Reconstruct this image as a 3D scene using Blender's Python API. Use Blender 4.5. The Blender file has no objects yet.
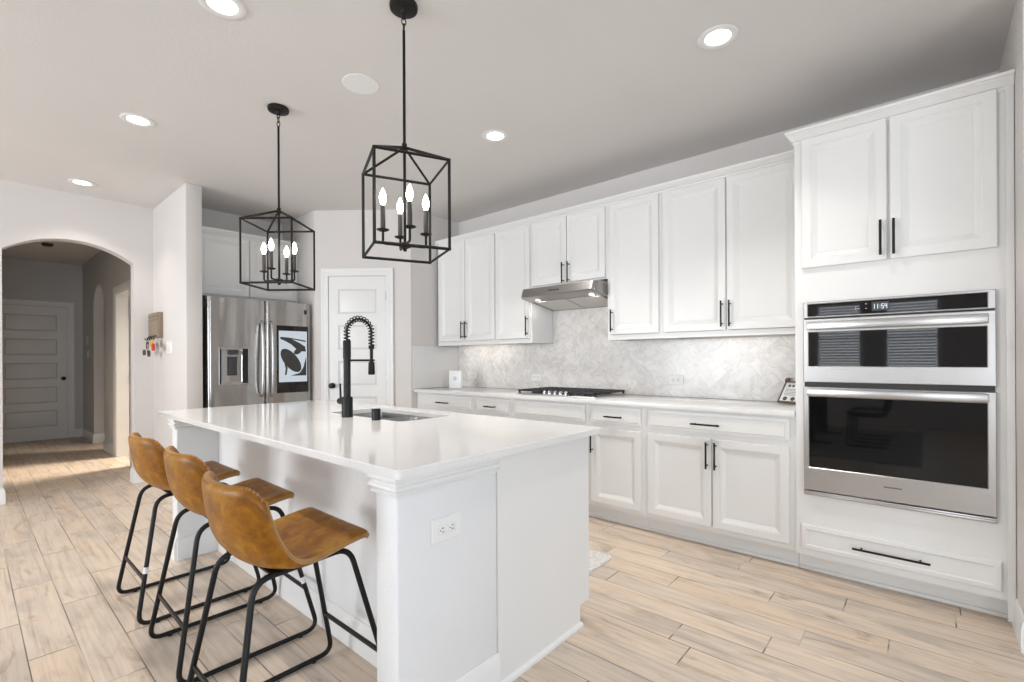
import bpy, bmesh, math, random
from mathutils import Vector, Matrix
random.seed(7)
SC = bpy.context.scene
COL = SC.collection
PI = math.pi
R = math.radians

# ------------------------------------------------------------------ camera
CAM_H = 1.22
FPX, YAW, ROLL = 477.32, R(41.003), R(-0.2983)
cd = bpy.data.cameras.new('camera'); cam = bpy.data.objects.new('camera', cd); COL.objects.link(cam)
cd.sensor_fit = 'HORIZONTAL'; cd.sensor_width = 36.0; cd.lens = FPX * 36.0 / 1024.0
cd.shift_x = 0.0; cd.shift_y = (359.48 - 341.0) / 1024.0
cd.clip_start = 0.05
cam.matrix_world = (Matrix.Translation((0, 0, CAM_H)) @ Matrix.Rotation(YAW, 4, 'Z')
                    @ Matrix.Rotation(R(90), 4, 'X') @ Matrix.Rotation(ROLL, 4, 'Z'))
SC.camera = cam

# ------------------------------------------------------------------ world, exposure, daylight
vs = SC.view_settings
vs.view_transform = 'Standard'; vs.look = 'None'; vs.gamma = 1.0; vs.use_curve_mapping = False
vs.exposure = 0.0
w = bpy.data.worlds.new('sky'); SC.world = w; w.use_nodes = True
bg = w.node_tree.nodes['Background']; bg.inputs[0].default_value = (0.62, 0.74, 0.90, 1); bg.inputs[1].default_value = 1.6

def area_light(name, loc, aim, sx, sy, power, color, spread=180):
    l = bpy.data.lights.new(name, 'AREA'); l.shape = 'RECTANGLE'; l.size = sx; l.size_y = sy
    l.energy = power; l.color = color; l.spread = R(spread)
    o = bpy.data.objects.new(name, l); COL.objects.link(o); o.location = loc
    o.rotation_euler = Vector(aim).to_track_quat('-Z', 'Y').to_euler()
    return o
DAY = (0.92, 0.96, 1.0)
area_light('daylight_back_window', (-1.25, -4.78, 1.6), (0, 1, 0.25), 0.7, 1.3, 22, DAY)
area_light('daylight_corner_window', (-0.2, -4.78, 1.6), (0, 1, 0.25), 0.7, 1.3, 22, DAY)
area_light('added_front_daylight', (2.2, -4.78, 1.35), (-0.15, 1, 0.45), 1.9, 2.0, 80, DAY)  # added light at an unseen, made-up window, brightens fronts from the right
area_light('added_upward_daylight', (-4.0, -4.78, 1.5), (0, 1, 0.50), 2.4, 1.9, 235, DAY)  # added light at an unseen, made-up window, tilted up to lift ceiling and fronts
area_light('daylight_patio_door', (3.78, -0.6, 1.25), (-1, 0, 0.42), 2.6, 2.2, 118, (0.80, 0.90, 1.0))
area_light('daylight_side_room', (-7.35, 3.3, 2.3), (0, -1, -0.85), 0.8, 0.8, 36, (1.0, 0.88, 0.74), 75)

CEIL = 2.79
# ------------------------------------------------------------------ shader helpers
class V:
    """a node socket with arithmetic"""
    def __init__(s, nt, sock): s.nt = nt; s.s = sock
    def _op(s, op, o=None, c=None):
        n = s.nt.nodes.new('ShaderNodeMath'); n.operation = op
        s.nt.links.new(s.s, n.inputs[0])
        for i, a in ((1, o), (2, c)):
            if a is None: continue
            if isinstance(a, V): s.nt.links.new(a.s, n.inputs[i])
            else: n.inputs[i].default_value = a
        return V(s.nt, n.outputs[0])
    def __add__(s, o): return s._op('ADD', o)
    def __sub__(s, o): return s._op('SUBTRACT', o)
    def __mul__(s, o): return s._op('MULTIPLY', o)
    def __truediv__(s, o): return s._op('DIVIDE', o)
    def floor(s): return s._op('FLOOR')
    def fract(s): return s._op('FRACT')
    def mod(s, o): return s._op('FLOORED_MODULO', o)
    def lt(s, o): return s._op('LESS_THAN', o)
    def min(s, o): return s._op('MINIMUM', o)
    def max(s, o): return s._op('MAXIMUM', o)
    def abs(s): return s._op('ABSOLUTE')
    def rsub(s, k): return (s * -1.0) + k
def comb(nt, x, y, z):
    n = nt.nodes.new('ShaderNodeCombineXYZ')
    for i, a in enumerate((x, y, z)):
        if isinstance(a, V): nt.links.new(a.s, n.inputs[i])
        else: n.inputs[i].default_value = a
    return n.outputs[0]
def mixf(m, a, b): return a * m.rsub(1.0) + b * m
def coords(nt, kind='Position'):
    if kind == 'Position':
        g = nt.nodes.new('ShaderNodeNewGeometry'); src = g.outputs['Position']
    else:
        g = nt.nodes.new('ShaderNodeTexCoord'); src = g.outputs[kind]
    s = nt.nodes.new('ShaderNodeSeparateXYZ'); nt.links.new(src, s.inputs[0])
    return src, V(nt, s.outputs[0]), V(nt, s.outputs[1]), V(nt, s.outputs[2])
def noise(nt, vec, scale, detail=3, rough=0.5, dist=0.0):
    n = nt.nodes.new('ShaderNodeTexNoise'); n.inputs['Scale'].default_value = scale
    n.inputs['Detail'].default_value = detail; n.inputs['Roughness'].default_value = rough
    n.inputs['Distortion'].default_value = dist
    nt.links.new(vec, n.inputs['Vector']); return V(nt, n.outputs['Fac'])
def white(nt, vec):
    n = nt.nodes.new('ShaderNodeTexWhiteNoise'); n.noise_dimensions = '3D'
    nt.links.new(vec, n.inputs['Vector']); return V(nt, n.outputs['Value'])
def ramp(nt, fac, stops):
    n = nt.nodes.new('ShaderNodeValToRGB'); e = n.color_ramp.elements
    while len(e) < len(stops): e.new(0.5)
    for el, (p, c) in zip(e, stops): el.position = p; el.color = (*c, 1)
    nt.links.new(fac.s, n.inputs[0]); return n.outputs[0]
def mixc(nt, fac, a, b, mode='MIX'):
    n = nt.nodes.new('ShaderNodeMix'); n.data_type = 'RGBA'; n.blend_type = mode
    if isinstance(fac, V): nt.links.new(fac.s, n.inputs[0])
    else: n.inputs[0].default_value = fac
    for i, a_ in ((6, a), (7, b)):
        if isinstance(a_, tuple): n.inputs[i].default_value = (*a_, 1)
        else: nt.links.new(a_, n.inputs[i])
    return n.outputs[2]
def base(name, color=(0.8, 0.8, 0.8), rough=0.5, metal=0.0, spec=0.5):
    m = bpy.data.materials.new(name); m.use_nodes = True
    b = m.node_tree.nodes['Principled BSDF']
    b.inputs['Base Color'].default_value = (*color, 1); b.inputs['Roughness'].default_value = rough
    b.inputs['Metallic'].default_value = metal; b.inputs['Specular IOR Level'].default_value = spec
    return m, m.node_tree, b
def bump(nt, b, h, strength, dist=0.002):
    n = nt.nodes.new('ShaderNodeBump'); n.inputs['Strength'].default_value = strength
    n.inputs['Distance'].default_value = dist
    nt.links.new(h.s, n.inputs['Height']); nt.links.new(n.outputs[0], b.inputs['Normal'])
def paint(name, color, rough=0.5, bscale=0, bstr=0.0, spec=0.5, var=0.02):
    m, nt, b = base(name, color, rough, 0, spec)
    src, x, y, z = coords(nt)
    f = noise(nt, src, 1.3, 2)
    c2 = tuple(min(1, c * (1 + var)) for c in color); c1 = tuple(c * (1 - var) for c in color)
    nt.links.new(ramp(nt, f, [(0.3, c1), (0.7, c2)]), b.inputs['Base Color'])
    if bscale: bump(nt, b, noise(nt, src, bscale, 3, 0.55), bstr, 0.003)
    return m
def emit(name, color, strength):
    m = bpy.data.materials.new(name); m.use_nodes = True; nt = m.node_tree; nt.nodes.clear()
    e = nt.nodes.new('ShaderNodeEmission'); e.inputs[0].default_value = (*color, 1); e.inputs[1].default_value = strength
    o = nt.nodes.new('ShaderNodeOutputMaterial'); nt.links.new(e.outputs[0], o.inputs[0]); return m

M = {}
M['wall'] = paint('wall_paint', (0.69, 0.655, 0.63), 0.62, 85, 0.16)
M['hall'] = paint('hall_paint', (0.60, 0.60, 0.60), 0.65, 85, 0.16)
M['ceil'] = paint('ceiling_paint', (0.72, 0.70, 0.685), 0.75, 70, 0.30)
M['trim'] = paint('trim_paint', (0.80, 0.80, 0.79), 0.35)
M['cab'] = paint('cabinet_paint', (0.79, 0.785, 0.77), 0.34)
M['texwall'] = paint('island_wall_paint', (0.78, 0.785, 0.79), 0.55, 90, 0.45)
M['black'] = paint('black_metal', (0.008, 0.008, 0.0085), 0.40, spec=0.3)
M['bronze'] = paint('dark_bronze', (0.010, 0.009, 0.0085), 0.45, spec=0.25)
M['castiron'] = paint('cast_iron', (0.022, 0.022, 0.023), 0.55, 300, 0.2)
M['plate'] = paint('white_plastic', (0.82, 0.82, 0.81), 0.35)
M['slot'] = paint('dark_slot', (0.03, 0.03, 0.03), 0.5)
M['rubber'] = paint('black_rubber', (0.02, 0.02, 0.02), 0.8)
M['darkgrey'] = paint('dark_grey_case', (0.045, 0.045, 0.05), 0.45)
M['chrome'] = base('chrome', (0.75, 0.75, 0.76), 0.12, 1.0)[0]
M['blackglass'] = base('black_glass', (0.006, 0.006, 0.0065), 0.03, 0.0, 0.5)[0]
M['bulb'] = emit('bulb_glow', (1.0, 0.93, 0.82), 22)
M['lens'] = emit('downlight_glow', (1.0, 0.97, 0.93), 9)
M['hoodlens'] = emit('hood_lamp_lens', (1.0, 0.97, 0.93), 3)
M['strip'] = emit('strip_glow', (1.0, 0.94, 0.86), 1.2)
M['digit'] = emit('clock_digits', (0.85, 0.93, 1.0), 1.1)
M['lcd'] = emit('clock_lcd', (0.42, 0.47, 0.52), 0.22)
M['screen'] = emit('screen_glow', (0.80, 0.88, 0.95), 0.72)
M['art'] = paint('screen_dark_shapes', (0.05, 0.05, 0.05), 0.4)
M['sleeve'] = paint('candle_sleeve', (0.055, 0.045, 0.04), 0.5)

def steel(name, rough=0.27, col=(0.60, 0.59, 0.58), vertical=False, st=0.06):
    m, nt, b = base(name, col, rough, 1.0)
    src, x, y, z = coords(nt, 'Object')
    v = comb(nt, x * (260.0 if vertical else 2.0), y * (260.0 if vertical else 2.0), z * (2.0 if vertical else 260.0))
    f = noise(nt, v, 1.0, 2)
    bump(nt, b, f, st, 0.0006)
    nt.links.new((f * 0.12 + (rough - 0.06)).s, b.inputs['Roughness'])
    return m
def fridge_steel():
    m, nt, b = base('fridge_steel', (0.44, 0.425, 0.41), 0.17, 1.0)
    src, x, y, z = coords(nt, 'Object')
    h = noise(nt, comb(nt, 0.0, y * 3.6, z * 0.30), 1.0, 1, 0.5)
    fine = noise(nt, comb(nt, x * 2.0, y * 2.0, z * 260.0), 1.0, 2)
    bump(nt, b, h + fine * 0.006, 1.0, 0.075)
    return m
M['steel'] = steel('brushed_steel', 0.30, (0.50, 0.49, 0.48), False, 0.02)
M['fridge'] = fridge_steel()
M['hood'] = steel('hood_steel', 0.33, (0.36, 0.345, 0.335), False, 0.02)
M['sink'] = steel('sink_steel', 0.28, (0.36, 0.36, 0.36))

def floor_mat():
    m, nt, b = base('wood_look_tile', (0.6, 0.5, 0.4), 0.42)
    src, x, y, z = coords(nt)
    PW, PL = 0.1535, 0.926
    ry = (y - 0.323) / PW
    row = ry.floor()
    off = white(nt, comb(nt, row, 3.7, 1.1)) * 1.0 + row * 0.37
    rx = x / PL + off
    colm = rx.floor()
    fx, fy = rx.fract(), ry.fract()
    ex = (fx.min(fx.rsub(1.0))) * (PL * 0.7)
    ey = (fy.min(fy.rsub(1.0))) * PW
    edge = ex.min(ey)
    grout = edge.lt(0.0021)
    rnd = white(nt, comb(nt, row, colm, 0.5)); rnd2 = white(nt, comb(nt, row, colm, 9.5))
    gv = comb(nt, x * 1.1 + rnd * 37.0, y * 30.0 + rnd2 * 19.0, 0.0)
    grain = noise(nt, gv, 1.6, 6, 0.62, 0.6)
    gv2 = comb(nt, x * 1.6 + rnd2 * 21.0, y * 5.0 + rnd * 11.0, 2.0)
    patch = noise(nt, gv2, 1.4, 3, 0.5, 0.8)
    tone = ramp(nt, rnd, [(0.0, (0.70, 0.57, 0.45)), (0.35, (0.73, 0.615, 0.505)), (0.65, (0.66, 0.565, 0.475)), (1.0, (0.74, 0.605, 0.48))])
    g1 = ramp(nt, grain, [(0.26, (0.66, 0.62, 0.58)), (0.42, (0.90, 0.885, 0.87)), (0.54, (1.0, 1.0, 1.0)), (0.72, (1.06, 1.06, 1.06))])
    g2 = ramp(nt, patch, [(0.28, (0.74, 0.75, 0.77)), (0.50, (1.0, 1.0, 1.0)), (0.75, (1.08, 1.05, 1.0))])
    c = mixc(nt, 0.9, tone, g1, 'MULTIPLY'); c = mixc(nt, 0.9, c, g2, 'MULTIPLY')
    kn = noise(nt, comb(nt, x * 2.2 + rnd * 15.0, y * 7.0 + rnd2 * 8.0, 4.0), 1.5, 4, 0.6, 1.2)
    c = mixc(nt, 0.85, c, ramp(nt, kn, [(0.26, (0.60, 0.52, 0.43)), (0.38, (0.93, 0.90, 0.86)), (0.46, (1.0, 1.0, 1.0))]), 'MULTIPLY')
    gl = noise(nt, comb(nt, x * 1.7, y * 9.0, 7.0), 1.0, 1)
    c = mixc(nt, grout, c, ramp(nt, gl, [(0.40, (0.16, 0.125, 0.10)), (0.60, (0.52, 0.45, 0.38))]))
    nt.links.new(c, b.inputs['Base Color'])
    h = mixf(grout, grain * 0.25 + 0.75, white(nt, comb(nt, 0.0, 0.0, 0.0)) * 0.0)
    bump(nt, b, h, 0.35, 0.002)
    return m
M['floor'] = floor_mat()

def herringbone():
    m, nt, b = base('marble_herringbone', (0.8, 0.8, 0.8), 0.22)
    src, x, y, z = coords(nt)
    W_, n = 0.072, 2.0
    k = 0.70710678 / W_
    u = (x + z) * k + 200.0; v = (z - x) * k + 200.0
    i, j = u.floor(), v.floor()
    mm = (i - j).mod(2 * n)
    hor = mm.lt(n - 0.5)
    ti = mixf(hor, i, i - mm); tj = mixf(hor, j - (mm.rsub(2 * n - 1)), j)
    du = u - ti; dv = v - tj
    lu = mixf(hor, du, du / 1.0); 
    eu = mixf(hor, du.min(du.rsub(1.0)), du.min(du.rsub(n)))
    ev = mixf(hor, dv.min(dv.rsub(n)), dv.min(dv.rsub(1.0)))
    e = eu.min(ev)
    grout = e.lt(0.018)
    rnd = white(nt, comb(nt, ti, tj, hor)); rnd2 = white(nt, comb(nt, tj, ti, hor + 5.0))
    vv = comb(nt, x + rnd * 9.0, z + rnd2 * 7.0, rnd * 5.0)
    vein = noise(nt, vv, 4.5, 5, 0.6, 1.8)
    veinl = (vein - 0.5).abs()
    c1 = ramp(nt, rnd, [(0.0, (0.715, 0.69, 0.665)), (0.5, (0.76, 0.735, 0.71)), (1.0, (0.80, 0.78, 0.76))])
    c2 = ramp(nt, veinl, [(0.0, (0.66, 0.645, 0.63)), (0.035, (0.88, 0.87, 0.86)), (0.11, (1, 1, 1))])
    c = mixc(nt, 0.52, c1, c2, 'MULTIPLY')
    c = mixc(nt, grout, c, (0.68, 0.655, 0.63))
    nt.links.new(c, b.inputs['Base Color'])
    bump(nt, b, grout.rsub(1.0), 0.25, 0.001)
    return m
M['splash'] = herringbone()

def quartz():
    m, nt, b = base('white_quartz', (0.8, 0.79, 0.78), 0.11)
    src, x, y, z = coords(nt)
    f = noise(nt, src, 180.0, 2); g = noise(nt, src, 3.0, 3)
    c = ramp(nt, f, [(0.3, (0.745, 0.735, 0.725)), (0.6, (0.80, 0.79, 0.78))])
    c2 = ramp(nt, g, [(0.3, (0.97, 0.97, 0.97)), (0.7, (1, 1, 1))])
    nt.links.new(mixc(nt, 1.0, c, c2, 'MULTIPLY'), b.inputs['Base Color'])
    return m
M['quartz'] = quartz()

def leather():
    m, nt, b = base('tan_leather', (0.4, 0.2, 0.04), 0.36, 0.0, 0.32)
    src, x, y, z = coords(nt, 'Object')
    f = noise(nt, src, 14.0, 5, 0.6, 0.6); g = noise(nt, src, 55.0, 4, 0.6)
    big = noise(nt, src, 5.0, 3, 0.5)
    c = ramp(nt, f, [(0.30, (0.185, 0.066, 0.004)), (0.50, (0.30, 0.115, 0.006)), (0.68, (0.41, 0.20, 0.016))])
    c2 = ramp(nt, g, [(0.35, (0.86, 0.86, 0.84)), (0.6, (1.0, 1.0, 1.0))])
    c = mixc(nt, 1.0, c, c2, 'MULTIPLY')
    nt.links.new(c, b.inputs['Base Color'])
    nt.links.new((big * 0.2 + 0.28).s, b.inputs['Roughness'])
    vo = nt.nodes.new('ShaderNodeTexVoronoi'); vo.inputs['Scale'].default_value = 420
    nt.links.new(src, vo.inputs['Vector'])
    bump(nt, b, V(nt, vo.outputs['Distance']), 0.18, 0.0008)
    return m
M['leather'] = leather()
M['stitch'] = paint('tan_thread', (0.50, 0.30, 0.13), 0.7)

def wood(name, c1, c2, sc=(3, 40, 3)):
    m, nt, b = base(name, c1, 0.6)
    src, x, y, z = coords(nt, 'Object')
    f = noise(nt, comb(nt, x * sc[0], y * sc[1], z * sc[2]), 2.0, 5, 0.6, 0.4)
    nt.links.new(ramp(nt, f, [(0.3, c1), (0.7, c2)]), b.inputs['Base Color']); return m
M['plaque'] = wood('weathered_wood', (0.22, 0.165, 0.115), (0.34, 0.265, 0.195), (30, 30, 3))
M['brownwood'] = wood('brown_wood', (0.10, 0.06, 0.04), (0.17, 0.11, 0.075))
M['darkwood'] = wood('dark_table_wood', (0.018, 0.015, 0.013), (0.03, 0.025, 0.02))
def mat_rug(name, ca, cb, sc, stripes=False):
    m, nt, b = base(name, ca, 0.95)
    src, x, y, z = coords(nt)
    f = noise(nt, src, sc, 4, 0.65)
    if stripes:
        wv = nt.nodes.new('ShaderNodeTexWave'); wv.inputs['Scale'].default_value = 3.2
        wv.inputs['Distortion'].default_value = 3.0; wv.inputs['Detail'].default_value = 1.0
        wv.bands_direction = 'X'
        nt.links.new(comb(nt, y, x, 0.0), wv.inputs['Vector']); f = V(nt, wv.outputs['Fac'])
    nt.links.new(ramp(nt, f, [(0.42, ca), (0.58, cb)]), b.inputs['Base Color'])
    bump(nt, b, noise(nt, src, 260.0, 2), 0.5, 0.003); return m
M['mat'] = mat_rug('woven_mat', (0.62, 0.60, 0.58), (0.78, 0.77, 0.75), 60)
M['rug'] = mat_rug('striped_rug', (0.03, 0.03, 0.03), (0.62, 0.60, 0.57), 8, True)
def glass_mat():
    m = bpy.data.materials.new('window_glass'); m.use_nodes = True; nt = m.node_tree; nt.nodes.clear()
    t = nt.nodes.new('ShaderNodeBsdfTransparent'); g = nt.nodes.new('ShaderNodeBsdfGlossy'); g.inputs['Roughness'].default_value = 0.02
    fr = nt.nodes.new('ShaderNodeFresnel'); fr.inputs[0].default_value = 1.45
    mx = nt.nodes.new('ShaderNodeMixShader'); o = nt.nodes.new('ShaderNodeOutputMaterial')
    nt.links.new(fr.outputs[0], mx.inputs[0]); nt.links.new(t.outputs[0], mx.inputs[1]); nt.links.new(g.outputs[0], mx.inputs[2])
    nt.links.new(mx.outputs[0], o.inputs[0]); return m
M['glass'] = glass_mat()
M['paper'] = paint('paper', (0.74, 0.76, 0.76), 0.7)
M['ink'] = paint('dark_ink', (0.06, 0.06, 0.07), 0.7)
M['grey'] = paint('pale_grey_print', (0.58, 0.60, 0.66), 0.6)
M['yellow'] = paint('yellow_plastic', (0.75, 0.38, 0.02), 0.4)
M['red'] = paint('red_plastic', (0.55, 0.04, 0.02), 0.4)
M['filter'] = paint('hood_filter_mesh', (0.62, 0.59, 0.56), 0.45, 400, 0.4)

# ------------------------------------------------------------------ mesh helpers
def B(): return bmesh.new()
def box(bm, x0, x1, y0, y1, z0, z1, bev=0.0, seg=2):
    vs_ = [bm.verts.new(p) for p in ((x0,y0,z0),(x1,y0,z0),(x1,y1,z0),(x0,y1,z0),(x0,y0,z1),(x1,y0,z1),(x1,y1,z1),(x0,y1,z1))]
    fs = [bm.faces.new([vs_[i] for i in q]) for q in ((3,2,1,0),(4,5,6,7),(0,1,5,4),(1,2,6,5),(2,3,7,6),(3,0,4,7))]
    if bev > 0:
        es = list({e for f in fs for e in f.edges})
        bmesh.ops.bevel(bm, geom=es, offset=bev, segments=seg, profile=0.5, affect='EDGES')
    return bm
def loft(bm, rings, cap0=True, cap1=True, closed=True):
    rows = [[bm.verts.new(p) for p in r] for r in rings]
    n = len(rows[0])
    for a, b in zip(rows, rows[1:]):
        for i in range(n if closed else n - 1):
            j = (i + 1) % n
            try: bm.faces.new((a[i], a[j], b[j], b[i]))
            except ValueError: pass
    if cap0: bm.faces.new(list(reversed(rows[0])))
    if cap1: bm.faces.new(rows[-1])
    return rows
def prism(bm, poly, axis, a0, a1):
    """poly of 2D points extruded along axis: 'x'->(y,z)  'y'->(x,z)  'z'->(x,y)"""
    f = {'x': lambda p, a: (a, p[0], p[1]), 'y': lambda p, a: (p[0], a, p[1]), 'z': lambda p, a: (p[0], p[1], a)}[axis]
    loft(bm, [[f(p, a0) for p in poly], [f(p, a1) for p in poly]])
def rrect(x0, x1, y0, y1, r, n=5):
    out = []
    for cx, cy, a0 in ((x1 - r, y1 - r, 0), (x0 + r, y1 - r, 90), (x0 + r, y0 + r, 180), (x1 - r, y0 + r, 270)):
        for k in range(n + 1):
            a = R(a0 + 90.0 * k / n); out.append((cx + r * math.cos(a), cy + r * math.sin(a)))
    return out
def lathe(bm, prof, c=(0, 0, 0), axis='z', n=20):
    rings = []
    for r, h in prof:
        ring = []
        for k in range(n):
            a = 2 * PI * k / n; p, q = r * math.cos(a), r * math.sin(a)
            v = {'z': (p, q, h), 'y': (q, h, p), 'x': (h, p, q)}[axis]
            ring.append((c[0] + v[0], c[1] + v[1], c[2] + v[2]))
        rings.append(ring)
    loft(bm, rings)
def cyl(bm, p0, p1, r, n=12, r1=None): tube(bm, [Vector(p0), Vector(p1)], r, n, r1=r1)
def tube(bm, pts, r, n=10, closed=False, r1=None):
    pts = [Vector(p) for p in pts]; m = len(pts)
    def tan(i):
        if closed: return (pts[(i + 1) % m] - pts[i - 1]).normalized()
        return (pts[min(i + 1, m - 1)] - pts[max(i - 1, 0)]).normalized()
    t = tan(0); up = Vector((0, 0, 1)) if abs(t.z) < 0.9 else Vector((1, 0, 0))
    nrm = (up - t * up.dot(t)).normalized(); rings = []
    for i in range(m):
        t2 = tan(i); nrm = (nrm - t2 * nrm.dot(t2)).normalized(); bn = t2.cross(nrm)
        rr = r if r1 is None else r + (r1 - r) * i / (m - 1)
        rings.append([pts[i] + (nrm * math.cos(2 * PI * k / n) + bn * math.sin(2 * PI * k / n)) * rr for k in range(n)])
    if closed:
        rows = [[bm.verts.new(p) for p in rg] for rg in rings]
        # best rotation for the seam
        sh = min(range(n), key=lambda s: (rows[-1][0].co - rows[0][s].co).length)
        for i in range(m):
            a = rows[i]; b = rows[(i + 1) % m]
            for k in range(n):
                s = sh if i == m - 1 else 0
                bm.faces.new((a[k], a[(k + 1) % n], b[(k + 1 + s) % n], b[(k + s) % n]))
    else: loft(bm, rings)
def fillet(pts, r, n=5, closed=False):
    pts = [Vector(p) for p in pts]; m = len(pts); out = []
    for i in range(m):
        if not closed and i in (0, m - 1): out.append(pts[i]); continue
        p, a, b = pts[i], pts[i - 1], pts[(i + 1) % m]
        d = min(r, (a - p).length * 0.49, (b - p).length * 0.49)
        q0 = p + (a - p).normalized() * d; q1 = p + (b - p).normalized() * d
        for k in range(n + 1):
            t = k / n; out.append((1 - t) ** 2 * q0 + 2 * t * (1 - t) * p + t * t * q1)
    return out
def sweep(bm, path, prof, side=1, closed=False):
    """profile (outward offset, z) mitred along a 2D path"""
    pts = [Vector(p) for p in path]; m = len(pts); rings = []
    def nrm(a, b):
        d = (b - a).normalized(); return Vector((d.y, -d.x)) * side
    for i in range(m):
        ns = []
        if closed or i > 0: ns.append(nrm(pts[i - 1], pts[i]))
        if closed or i < m - 1: ns.append(nrm(pts[i], pts[(i + 1) % m]))
        if len(ns) == 2:
            s = ns[0] + ns[1]; mt = s / max(0.2, s.dot(ns[0]))
        else: mt = ns[0]
        rings.append([(pts[i].x + mt.x * o, pts[i].y + mt.y * o, z) for o, z in prof])
    if closed: rings.append(rings[0])
    loft(bm, rings, not closed, not closed)
def relief(bm, x0, x1, z0, z1, loops, back=True, y0=0.0):
    """rectangle facing -Y built from nested loops (inset, y)"""
    rings = [[(x0 + i, y0 + y, z0 + i), (x1 - i, y0 + y, z0 + i), (x1 - i, y0 + y, z1 - i), (x0 + i, y0 + y, z1 - i)] for i, y in loops]
    loft(bm, rings, back, True)

ORIG = {}
def root_of(o):
    while o.parent: o = o.parent
    return o
def link(name, bm, mat, smooth=None):
    me = bpy.data.meshes.new(name)
    bmesh.ops.recalc_face_normals(bm, faces=bm.faces)
    bm.to_mesh(me); bm.free()
    if mat is not None: me.materials.append(M[mat] if isinstance(mat, str) else mat)
    if smooth is not None:
        me.polygons.foreach_set('use_smooth', [True] * len(me.polygons))
        me.set_sharp_from_angle(angle=R(smooth))
    o = bpy.data.objects.new(name, me); COL.objects.link(o); return o
def part(name, bm, mat, parent, smooth=35, label=None):
    og = ORIG.get(root_of(parent).name, Vector((0, 0, 0)))
    if og.length: bmesh.ops.translate(bm, verts=bm.verts, vec=-og)
    o = link(name, bm, mat, smooth); o.parent = parent
    if label: o['label'] = label
    return o
def tag(o, label, cat, group=None):
    o['label'] = label; o['category'] = cat
    if group: o['group'] = group
    return o
def thing(name, label, cat, loc=(0, 0, 0), rotz=0.0, group=None, local=False):
    """an Empty at the thing's base; unless local, its parts are given in room coordinates"""
    o = bpy.data.objects.new(name, None); COL.objects.link(o); o.empty_display_size = 0.1
    o.location = loc; o.rotation_euler = (0, 0, rotz)
    ORIG[o.name] = Vector((0, 0, 0)) if local else Vector(loc)
    return tag(o, label, cat, group)
def solo(name, bm, mat, label, cat, loc=None, group=None, smooth=35):
    """a thing that is one mesh, given in room coordinates, its origin moved to loc"""
    if loc is not None: bmesh.ops.translate(bm, verts=bm.verts, vec=-Vector(loc))
    o = link(name, bm, mat, smooth)
    if loc is not None: o.location = loc
    ORIG[o.name] = Vector(loc) if loc is not None else Vector((0, 0, 0))
    return tag(o, label, cat, group)
def struct(name, bm, mat, parent=None, smooth=35, loc=(0, 0, 0), rotz=0.0):
    o = link(name, bm, mat, smooth); o.location = loc; o.rotation_euler = (0, 0, rotz)
    o['kind'] = 'structure'; ORIG[o.name] = Vector((0, 0, 0))
    return o

# ------------------------------------------------------------------ room shell
XA = -6.0      # face of the wall with the arch
YP = 1.285     # face of the short wall beside the fridge
YW = 3.73      # cabinet wall
XL = -4.05     # left corner wall
XR = 0.302     # right stub wall
b = B(); box(b, -10.6, 3.9, -4.9, 5.0, -0.1, 0.0); struct('floor', b, 'floor')
b = B(); box(b, -10.6, 3.9, -4.9, 5.0, CEIL, CEIL + 0.1); struct('ceiling', b, 'ceil')
b = B(); box(b, XL - 0.1, XR + 0.1, YW, YW + 0.12, 0, CEIL); struct('wall_back', b, 'wall')
b = B(); prism(b, [(-4.84, 2.42), (XL, 3.06), (XL, YW), (XL - 0.12, YW), (XL - 0.12, 3.12), (-4.90, 2.52)], 'z', 0, CEIL)
wl = struct('wall_left', b, 'wall')
b = B(); box(b, -5.6, -4.84, 2.42, 2.52, 0, CEIL); box(b, -5.72, -5.6, 1.405, 2.52, 0, CEIL); struct('wall_fridge', b, 'wall')
b = B(); box(b, XA - 0.002, -4.90, YP, 1.412, 0, CEIL, 0.008); struct('wall_pier', b, 'wall')
# arch wall: opening y 0.222..1.108, spring 2.20, apex 2.36
ya, yb, zs, za = 0.222, 1.128, 2.20, 2.357
hw = (yb - ya) / 2; rise = za - zs; rad = (hw * hw + rise * rise) / (2 * rise); yc = (ya + yb) / 2
arc = []
a_ = math.asin(hw / rad)
for k in range(25):
    t = -a_ + 2 * a_ * k / 24; arc.append((yc + rad * math.sin(t), za - rad + rad * math.cos(t)))
b = B(); prism(b, [(-4.9, 0), (ya, 0)] + arc + [(yb, 0), (1.42, 0), (1.42, CEIL), (-4.9, CEIL)], 'x', XA - 0.14, XA)
bmesh.ops.remove_doubles(b, verts=b.verts, dist=1e-5); struct('wall_arch', b, 'wall', smooth=20)
b = B(); box(b, XR, 3.9, 2.87, YW + 0.12, 0, CEIL, 0.006); struct('wall_right', b, 'wall')
# hall beyond the arch
HX = -10.40
b = B(); box(b, HX - 0.12, HX, -0.2, 5.0, 0, CEIL); struct('wall_hall_end', b, 'hall')
b = B(); box(b, HX, XA - 0.14, 0.03, 0.15, 0, CEIL); struct('wall_hall_left', b, 'hall')
def hall_arch():
    b = B(); Y0, Y1 = YP, YP + 0.12
    xa, xb, s = -9.42, -8.60, 2.02
    box(b, HX, xa, Y0, Y1, 0, CEIL)
    box(b, xb, -7.82, Y0, Y1, 0, CEIL)
    box(b, -7.82, -7.02, Y0, Y1, 2.09, CEIL)
    box(b, -7.02, XA - 0.14, Y0, Y1, 0, CEIL)
    c, r_ = (xa + xb) / 2, (xb - xa) / 2
    pts = [(c - r_ * math.cos(PI * k / 16), s + 0.31 / 0.41 * r_ * math.sin(PI * k / 16)) for k in range(17)]
    for p, q in zip(pts, pts[1:]):
        prism(b, [p, q, (q[0], CEIL), (p[0], CEIL)], 'y', Y0, Y1)
    bmesh.ops.remove_doubles(b, verts=b.verts, dist=1e-5)
    return b
struct('wall_hall_right', hall_arch(), 'hall', smooth=20)
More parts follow.
